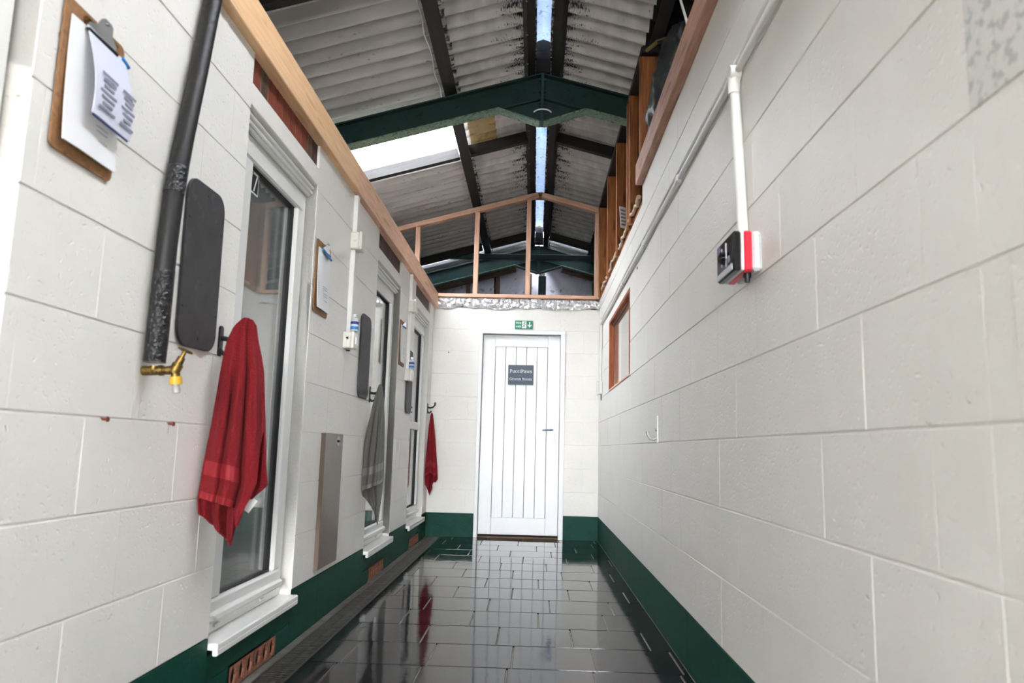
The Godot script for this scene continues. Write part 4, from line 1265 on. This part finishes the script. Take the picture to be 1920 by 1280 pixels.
func left_wall_things() -> void:
	pipe_and_tap()
	clipboard(-1.555, "wooden clipboard with papers and a folded leaflet, nearest the viewer", 0)
	clipboard(-3.42, "clipboard with blue pen beside the nearest glass door", 1)
	clipboard(-5.58, "farthest clipboard, between the middle and farthest glass doors", 2)
	chalkboard(1.125, 1.63, -2.175, 0.25, "large worn dark chalkboard beside the black pipe", 0.02)
	chalkboard(1.125, 1.625, -4.37, 0.25, "dark chalkboard left of the grey towel")
	chalkboard(1.115, 1.625, -5.98, 0.25, "farthest dark chalkboard, behind a switch box")
	coat_hook(Vector3(XL, 1.175, -2.36), "black iron hook holding the near red towel")
	coat_hook(Vector3(XL, 1.165, -4.585), "black iron hook holding the grey towel")
	coat_hook(Vector3(XL, 1.215, -7.10), "black iron hook in the far left corner")
	towel(Vector3(-0.940, 1.245, -2.315), "towel_red", "large red towel hanging by the nearest glass door",
		[[0, 0.030], [0.06, 0.045], [0.17, 0.056], [0.34, 0.070], [0.47, 0.084], [0.57, 0.092], [0.62, 0.086], [0.72, 0.05]],
		[[0, 0.036], [0.06, 0.046], [0.17, 0.070], [0.34, 0.086], [0.47, 0.098], [0.53, 0.106], [0.58, 0.085], [0.72, 0.05]],
		[[0, 0.565], [0.45, 0.585], [0.62, 0.60], [0.70, 0.66], [0.80, 0.58], [0.9, 0.40], [1, 0.34]],
		[[0, 0.615], [0.25, 0.66], [0.50, 0.70], [0.60, 0.715], [0.70, 0.65], [0.78, 0.60], [0.9, 0.56], [1, 0.53]],
		[0.80, 0.875, 0.02, 0.56], 0.046, 1.3, 0.84)
	towel(Vector3(-0.962, 1.225, -4.53), "towel_grey", "grey towel hanging by the middle glass door",
		[[0, 0.012], [0.1, 0.028], [0.25, 0.055], [0.42, 0.080], [0.60, 0.094], [0.65, 0.090], [0.75, 0.045], [0.86, -0.01]],
		[[0, 0.016], [0.1, 0.030], [0.25, 0.040], [0.42, 0.047], [0.57, 0.051], [0.7, 0.044], [0.86, 0.032]],
		[[0, 0.65], [0.5, 0.625], [0.9, 0.60], [1, 0.58]],
		[[0, 0.66], [0.3, 0.72], [0.6, 0.79], [0.85, 0.85], [0.95, 0.80], [1, 0.66]],
		[0.80, 0.87, 0.02, 0.97], 0.036, 1.1, -1.0)
	towel(Vector3(-0.992, 1.175, -7.09), "towel_red_far", "small red towel hanging in the far left corner",
		[[0, 0.008], [0.2, 0.022], [0.5, 0.036], [0.62, 0.036], [0.78, 0.02]],
		[[0, 0.014], [0.2, 0.040], [0.5, 0.072], [0.62, 0.082], [0.78, 0.045]],
		[[0, 0.60], [0.4, 0.56], [0.8, 0.60], [1, 0.52]],
		[[0, 0.68], [0.3, 0.74], [0.5, 0.78], [0.75, 0.70], [1, 0.63]],
		[0.80, 0.875, 0.02, 0.9], 0.032, 1.0, 0.85)
	socket_run(-3.91, -3.875, "white near", "left of the middle glass door")
	socket_run(-5.79, -5.76, "white far", "left of the farthest glass door")
	# brown metal cover with a thumb latch
	var o := thing("hatch_cover", Vector3(XL, 0.255, -3.76), "tall brown metal hatch cover low between two glass doors", "hatch")
	span("cover", Vector3(XL - 0.003, 0.257, -3.925), Vector3(XL + 0.022, 0.905, -3.593), M.brown_plate, o, 0.003)
	var xf := on_left(0.868, -3.83, 0.0215)
	var st := begin()
	add_lathe(st, [Vector2(0.045, 0), Vector2(0.044, 0.0025), Vector2(0.040, 0.003), Vector2(0.037, 0.001), Vector2(0, 0.0008)], xf * Transform3D(Basis(Vector3.RIGHT, PI / 2).scaled_local(Vector3(1, 1, 0.55)), Vector3.ZERO), 24)
	var lp := put("latch_cup", done(st), M.zinc, o)
	put("latch", box_mesh(Vector3(0.035, 0.014, 0.010), 0.003), M.black_iron, lp, xf * Transform3D(Basis(), Vector3(-0.008, 0, 0.005)))
	for q in [[-3.80, 0.815], [-3.77, 0.55], [-3.78, 0.285]]:
		st = begin()
		add_lathe(st, [Vector2(0, 0.002), Vector2(0.004, 0.0015), Vector2(0.0045, 0)], on_left(q[1], q[0], 0.0215) * Transform3D(Basis(Vector3.RIGHT, PI / 2), Vector3.ZERO), 8)
		put("screw", done(st), M.zinc, o)
	air_brick(-3.115, -2.648, 3, "terracotta air brick below the nearest glass door")
	air_brick(-5.29, -4.82, 4, "terracotta air brick below the middle glass door")
	air_brick(-6.86, -6.36, 4, "terracotta air brick below the farthest glass door")
	# rusty fixings left in the joint
	var k := 0
	for z in [-1.747, -2.073]:
		tag(tube("rusty_screw", [Vector3(XL - 0.008, 0.897, z), Vector3(XL + 0.012, 0.896, z), Vector3(XL + 0.0125, 0.896, z), Vector3(XL + 0.016, 0.896, z)], [0.0035, 0.0035, 0.007, 0.006], M.rust, self, 8), ["rusty screw in the left wall joint, nearer the viewer", "rusty screw in the left wall joint, below the tap"][k], "screw", "rusty screws in the left wall")
		k += 1
	# drain: pit, rims and grating
	var d := thing("floor_drain", Vector3(-0.94, 0, -4.5), "long slotted metal floor drain along the left wall", "drain")
	span("rim", Vector3(-0.997, -0.006, ZE), Vector3(-0.989, 0.001, 0.8), M.grate, d, 0.001)
	span("rim", Vector3(-0.891, -0.006, ZE), Vector3(-0.883, 0.001, 0.8), M.grate, d, 0.001)
	var z := -2.29
	while z > ZE + 0.05:
		var z1 := maxf(z - 1.0, ZE + 0.005)
		st = begin()
		var q := z - 0.004
		var i := 0
		while q > z1 + 0.012:
			# staggered slots: bars that zigzag across
			var sh := 0.007 if i % 2 == 0 else 0.0
			add_box(st, Vector3(0.100, 0.0012, 0.0095), 0.0, Transform3D(Basis(Vector3.UP, 0.16), Vector3(-0.94, -0.0028 + 0.0008 * sin(i * 1.7), q)))
			q -= 0.0215
			i += 1
		for x in [-0.94]:
			add_span(st, Vector3(x - 0.002, -0.005, z1), Vector3(x + 0.002, -0.0012, z - 0.004), 0.0)
		put("grating", done(st), M.grate, d)
		z = z1

# ------------------------------------------------------------------ things on the right and end walls
func right_wall_things() -> void:
	var o := thing("conduit_run", Vector3(XR, 2.0, -4), "white surface conduit along the top of the right wall", "conduit")
	tube("pipe", [Vector3(XR - 0.014, 2.035, 0.8), Vector3(XR - 0.014, 2.035, -2.17)], [0.0105], M.trunk_grey, o, 14)
	tube("pipe", [Vector3(XR - 0.014, 2.035, -2.23), Vector3(XR - 0.014, 2.04, -6.90)], [0.0105], M.trunk_grey, o, 14)
	tube("pipe", [Vector3(XR - 0.013, 2.08, 0.8), Vector3(XR - 0.013, 2.08, -6.90)], [0.006], M.trunk_grey, o, 10)
	for z in [-0.9, -3.12, -4.15, -5.2]:
		span("coupler", Vector3(XR - 0.030, 2.016, z - 0.025), Vector3(XR - 0.0015, 2.054, z + 0.025), M.trunk_grey, o, 0.008)
	tube("drop_pipe", [Vector3(XR - 0.019, 2.00, -2.20), Vector3(XR - 0.019, 1.475, -2.135)], [0.0155], M.trunking, o, 14)
	var st := begin()
	add_lathe(st, [Vector2(0, 0.034), Vector2(0.024, 0.034), Vector2(0.027, 0.030), Vector2(0.027, 0.0)], Transform3D(Basis(Vector3.BACK, PI / 2), Vector3(XR - 0.0015, 2.035, -2.20)), 18)
	put("tee_box", done(st), M.trunk_grey, o)
	tube("tee_collar", [Vector3(XR - 0.021, 2.02, -2.20), Vector3(XR - 0.021, 1.965, -2.196)], [0.0185, 0.0185], M.trunking, o, 14)
	tube("corner_pipe", [Vector3(XR - 0.014, 2.04, -6.89), Vector3(XR - 0.014, 2.02, -6.92), Vector3(XR - 0.014, 1.50, -6.95)], [0.0125], M.trunking, o, 12)
	var cs := thing("switch_box", Vector3(XR, 1.37, -6.97), "white switch box in the far right corner", "switch box")
	span("box", Vector3(XR - 0.035, 1.375, -7.0), Vector3(XR, 1.50, -6.90), M.jbox, cs, 0.006)
	span("cover", Vector3(XR - 0.044, 1.372, -7.003), Vector3(XR - 0.034, 1.503, -6.897), M.white_gloss, cs, 0.003)
	tube("cable", [Vector3(XR - 0.01, 1.38, -6.92), Vector3(XR - 0.01, 1.32, -6.915)], [0.004], M.gasket, cs, 6)

	# the isolator: grey back box, red band, black glossy front
	var b := thing("isolator_switch", Vector3(XR, 1.355, -2.11), "grey and red isolator box with black glossy front on the right wall", "switch box")
	var y0 := 1.358
	var y1 := 1.472
	span("back_box", Vector3(0.596, y0, -2.205), Vector3(XR, y1, -2.022), M.light_grey, b, 0.008)
	span("red_band", Vector3(0.573, y0 - 0.001, -2.206), Vector3(0.5975, y1 + 0.001, -2.021), M.red_paint, b, 0.005)
	span("white_band", Vector3(0.566, y0, -2.205), Vector3(0.575, y1, -2.022), M.white_gloss, b, 0.003)
	span("front", Vector3(0.543, y0, -2.205), Vector3(0.568, y1, -2.022), M.black_gloss, b, 0.006)
	var x := 0.5425
	span("front_trim", Vector3(x - 0.002, y0 + 0.004, -2.2), Vector3(x + 0.002, y0 + 0.022, -2.03), M.light_grey, b, 0.001)
	for q in [[1.385, 1.455, -2.10, -2.092], [1.395, 1.45, -2.145, -2.139], [1.39, 1.41, -2.085, -2.06], [1.42, 1.435, -2.125, -2.11], [1.44, 1.462, -2.19, -2.165]]:
		span("print", Vector3(x - 0.0012, q[0], q[2]), Vector3(x + 0.002, q[1], q[3]), M.light_grey if q[3] - q[2] < 0.02 else M.ink, b, 0.0)
	tube("rotary_lever", [Vector3(x, 1.415, -2.115), Vector3(x - 0.012, 1.415, -2.115)], [0.02, 0.018], M.black_gloss, b, 16)
	var gl := tube("cable_gland", [Vector3(0.592, y0 + 0.002, -2.06), Vector3(0.592, y0 - 0.012, -2.06), Vector3(0.592, y0 - 0.014, -2.06), Vector3(0.592, y0 - 0.026, -2.06)], [0.011, 0.011, 0.008, 0.007], M.black_iron, b, 10)
	gl.set_meta("label", "black cable gland")
	for q in [1.44, 1.39]:
		st = begin()
		add_lathe(st, [Vector2(0, 0.002), Vector2(0.005, 0.0015), Vector2(0.006, 0)], Transform3D(Basis(Vector3.RIGHT, PI / 2), Vector3(0.611, q, -2.022)), 10)
		put("screw", done(st), M.trunk_grey, b)

	# small chrome hook
	var h := thing("wall_hook", Vector3(XR, 0.9, -3.79), "small white metal hook alone on the right wall", "hook")
	span("back_plate", Vector3(XR - 0.006, 0.898, -3.80), Vector3(XR, 1.035, -3.775), M.white_gloss, h, 0.002)
	tube("hook", [Vector3(XR - 0.004, 0.925, -3.787), Vector3(XR - 0.02, 0.915, -3.787), Vector3(XR - 0.038, 0.918, -3.787), Vector3(XR - 0.050, 0.935, -3.787), Vector3(XR - 0.054, 0.955, -3.787)], [0.006, 0.005, 0.005, 0.005, 0.007], M.zinc, h, 10)
	tube("pin", [Vector3(XR - 0.004, 0.965, -3.787), Vector3(XR - 0.014, 0.965, -3.787)], [0.007, 0.006], M.zinc, h, 8)
	tag(span("wall_plug", Vector3(XR - 0.004, 1.985, -4.55), Vector3(XR + 0.0, 2.0, -4.535), M.gasket, self, 0.001), "tiny dark wall plug on the right wall by the timber window", "plug")

func end_wall_things() -> void:
	var z := ZE - 0.042
	var s := thing("door_sign", Vector3(-0.148, 1.484, z), "slate grey name plate with white lettering on the white door", "sign")
	span("plate", Vector3(-0.274, 1.484, z - 0.001), Vector3(-0.022, 1.680, z + 0.006), M.sign_grey, s, 0.001)
	letters("lettering", "PucciPaws", 0.222, M.sign_letter, s, Transform3D(Basis(), Vector3(-0.148, 1.618, z + 0.0066)))
	letters("lettering", "Groom Room", 0.222, M.sign_letter, s, Transform3D(Basis(), Vector3(-0.148, 1.540, z + 0.0066)))
	var e := thing("exit_sign", Vector3(-0.127, 2.04, ZE), "green fire exit sign with running figure and arrow over the door", "sign")
	var ze := ZE + 0.013
	span("plate", Vector3(-0.217, 2.037, ZE), Vector3(-0.038, 2.122, ze), M.exit_green, e, 0.001)
	letters("lettering", "Fire", 0.052, M.sign_letter, e, Transform3D(Basis(), Vector3(-0.181, 2.098, ze + 0.0006)), "Droid Sans", true)
	letters("lettering", "exit", 0.050, M.sign_letter, e, Transform3D(Basis(), Vector3(-0.181, 2.062, ze + 0.0006)), "Droid Sans", true)
	span("doorway_panel", Vector3(-0.147, 2.044, ze), Vector3(-0.103, 2.115, ze + 0.0008), M.sign_letter, e, 0.0)
	var m := Transform3D(Basis(), Vector3(-0.125, 2.08, ze + 0.0009))
	var st := begin()
	add_lathe(st, [Vector2(0, 0.0008), Vector2(0.006, 0.0006), Vector2(0.006, 0)], m * Transform3D(Basis(Vector3.RIGHT, PI / 2), Vector3(0.006, 0.024, 0)), 12)
	for q in [[Vector2(0.003, 0.014), Vector2(-0.004, -0.006), 0.009], [Vector2(-0.004, -0.006), Vector2(0.008, -0.016), 0.006], [Vector2(0.008, -0.016), Vector2(0.006, -0.028), 0.005], [Vector2(-0.004, -0.006), Vector2(-0.008, -0.018), 0.006], [Vector2(-0.008, -0.018), Vector2(-0.018, -0.024), 0.005], [Vector2(0.003, 0.013), Vector2(0.014, 0.004), 0.004], [Vector2(0.002, 0.013), Vector2(-0.012, 0.010), 0.004], [Vector2(-0.012, 0.010), Vector2(-0.016, 0.0), 0.004]]:
		var a := m * Vector3(q[0].x, q[0].y, 0.0004)
		var b := m * Vector3(q[1].x, q[1].y, 0.0004)
		add_box(st, Vector3(a.distance_to(b) + 0.003, q[2], 0.0008), 0.0, along(a, b, Vector3.UP if absf((b - a).normalized().y) < 0.9 else Vector3.RIGHT))
	put("running_figure", done(st), M.exit_green, e)
	st = begin()
	add_slab(st, PackedVector2Array([Vector2(-0.005, 0.027), Vector2(0.005, 0.027), Vector2(0.005, -0.008), Vector2(0.016, 0.004), Vector2(0.022, -0.003), Vector2(0, -0.028), Vector2(-0.022, -0.003), Vector2(-0.016, 0.004), Vector2(-0.005, -0.008)]), 0.0008, Transform3D(Basis(), Vector3(-0.070, 2.080, ze + 0.0004)))
	put("arrow", done(st), M.sign_letter, e)
	tag(tube("wall_plug", [Vector3(-0.873, 1.79, ZE - 0.004), Vector3(-0.873, 1.79, ZE + 0.004)], [0.007, 0.006], M.gasket, self, 8), "tiny dark plug in the end wall left of the door", "plug")

func _ready() -> void:
	rng.seed = 20
	# camera: 26 mm lens at a child's eye height, tilted up a little
	var cam := Camera3D.new()
	cam.name = "camera"
	cam.fov = 49.5803
	cam.near = 0.02
	cam.far = 200.0
	var att := CameraAttributesPhysical.new()
	att.frustum_focal_length = 25.98
	att.frustum_focus_distance = 5.2
	att.exposure_aperture = 4.0
	cam.attributes = att
	add_child(cam)
	cam.position = Vector3(0, 0.85, 0)
	cam.rotation_degrees = Vector3(8.2725, 1.907, 1.4565)
	cam.fov = 49.5803
	cam.current = true
	# overcast sky
	var sky := ProceduralSkyMaterial.new()
	sky.sky_top_color = Color(0.89, 0.905, 0.93)
	sky.sky_horizon_color = Color(0.95, 0.955, 0.96)
	sky.sky_curve = 0.2
	sky.ground_bottom_color = Color(0.35, 0.34, 0.32)
	sky.ground_horizon_color = Color(0.5, 0.5, 0.5)
	sky.sky_energy_multiplier = 1.0
	var env := Environment.new()
	env.background_mode = Environment.BG_SKY
	env.sky = Sky.new()
	env.sky.sky_material = sky
	env.background_energy_multiplier = 6.0
	env.tonemap_mode = Environment.TONE_MAPPER_LINEAR
	env.tonemap_exposure = 11.8
	env.sdfgi_enabled = true
	env.ssao_enabled = true
	env.ssil_enabled = true
	var we := WorldEnvironment.new()
	we.name = "world"
	we.environment = env
	add_child(we)

	materials()
	shell()
	roof()
	portal(-0.47, "green steel portal frame above the viewer")
	portal(-4.97, "green steel portal frame with haunched apex across the corridor")
	apex_loop(-4.97)
	portal(-9.46, "far green steel portal frame behind the stud frame")
	windows()
	timbers()
	far_end()
	left_wall_things()
	right_wall_things()
	end_wall_things()
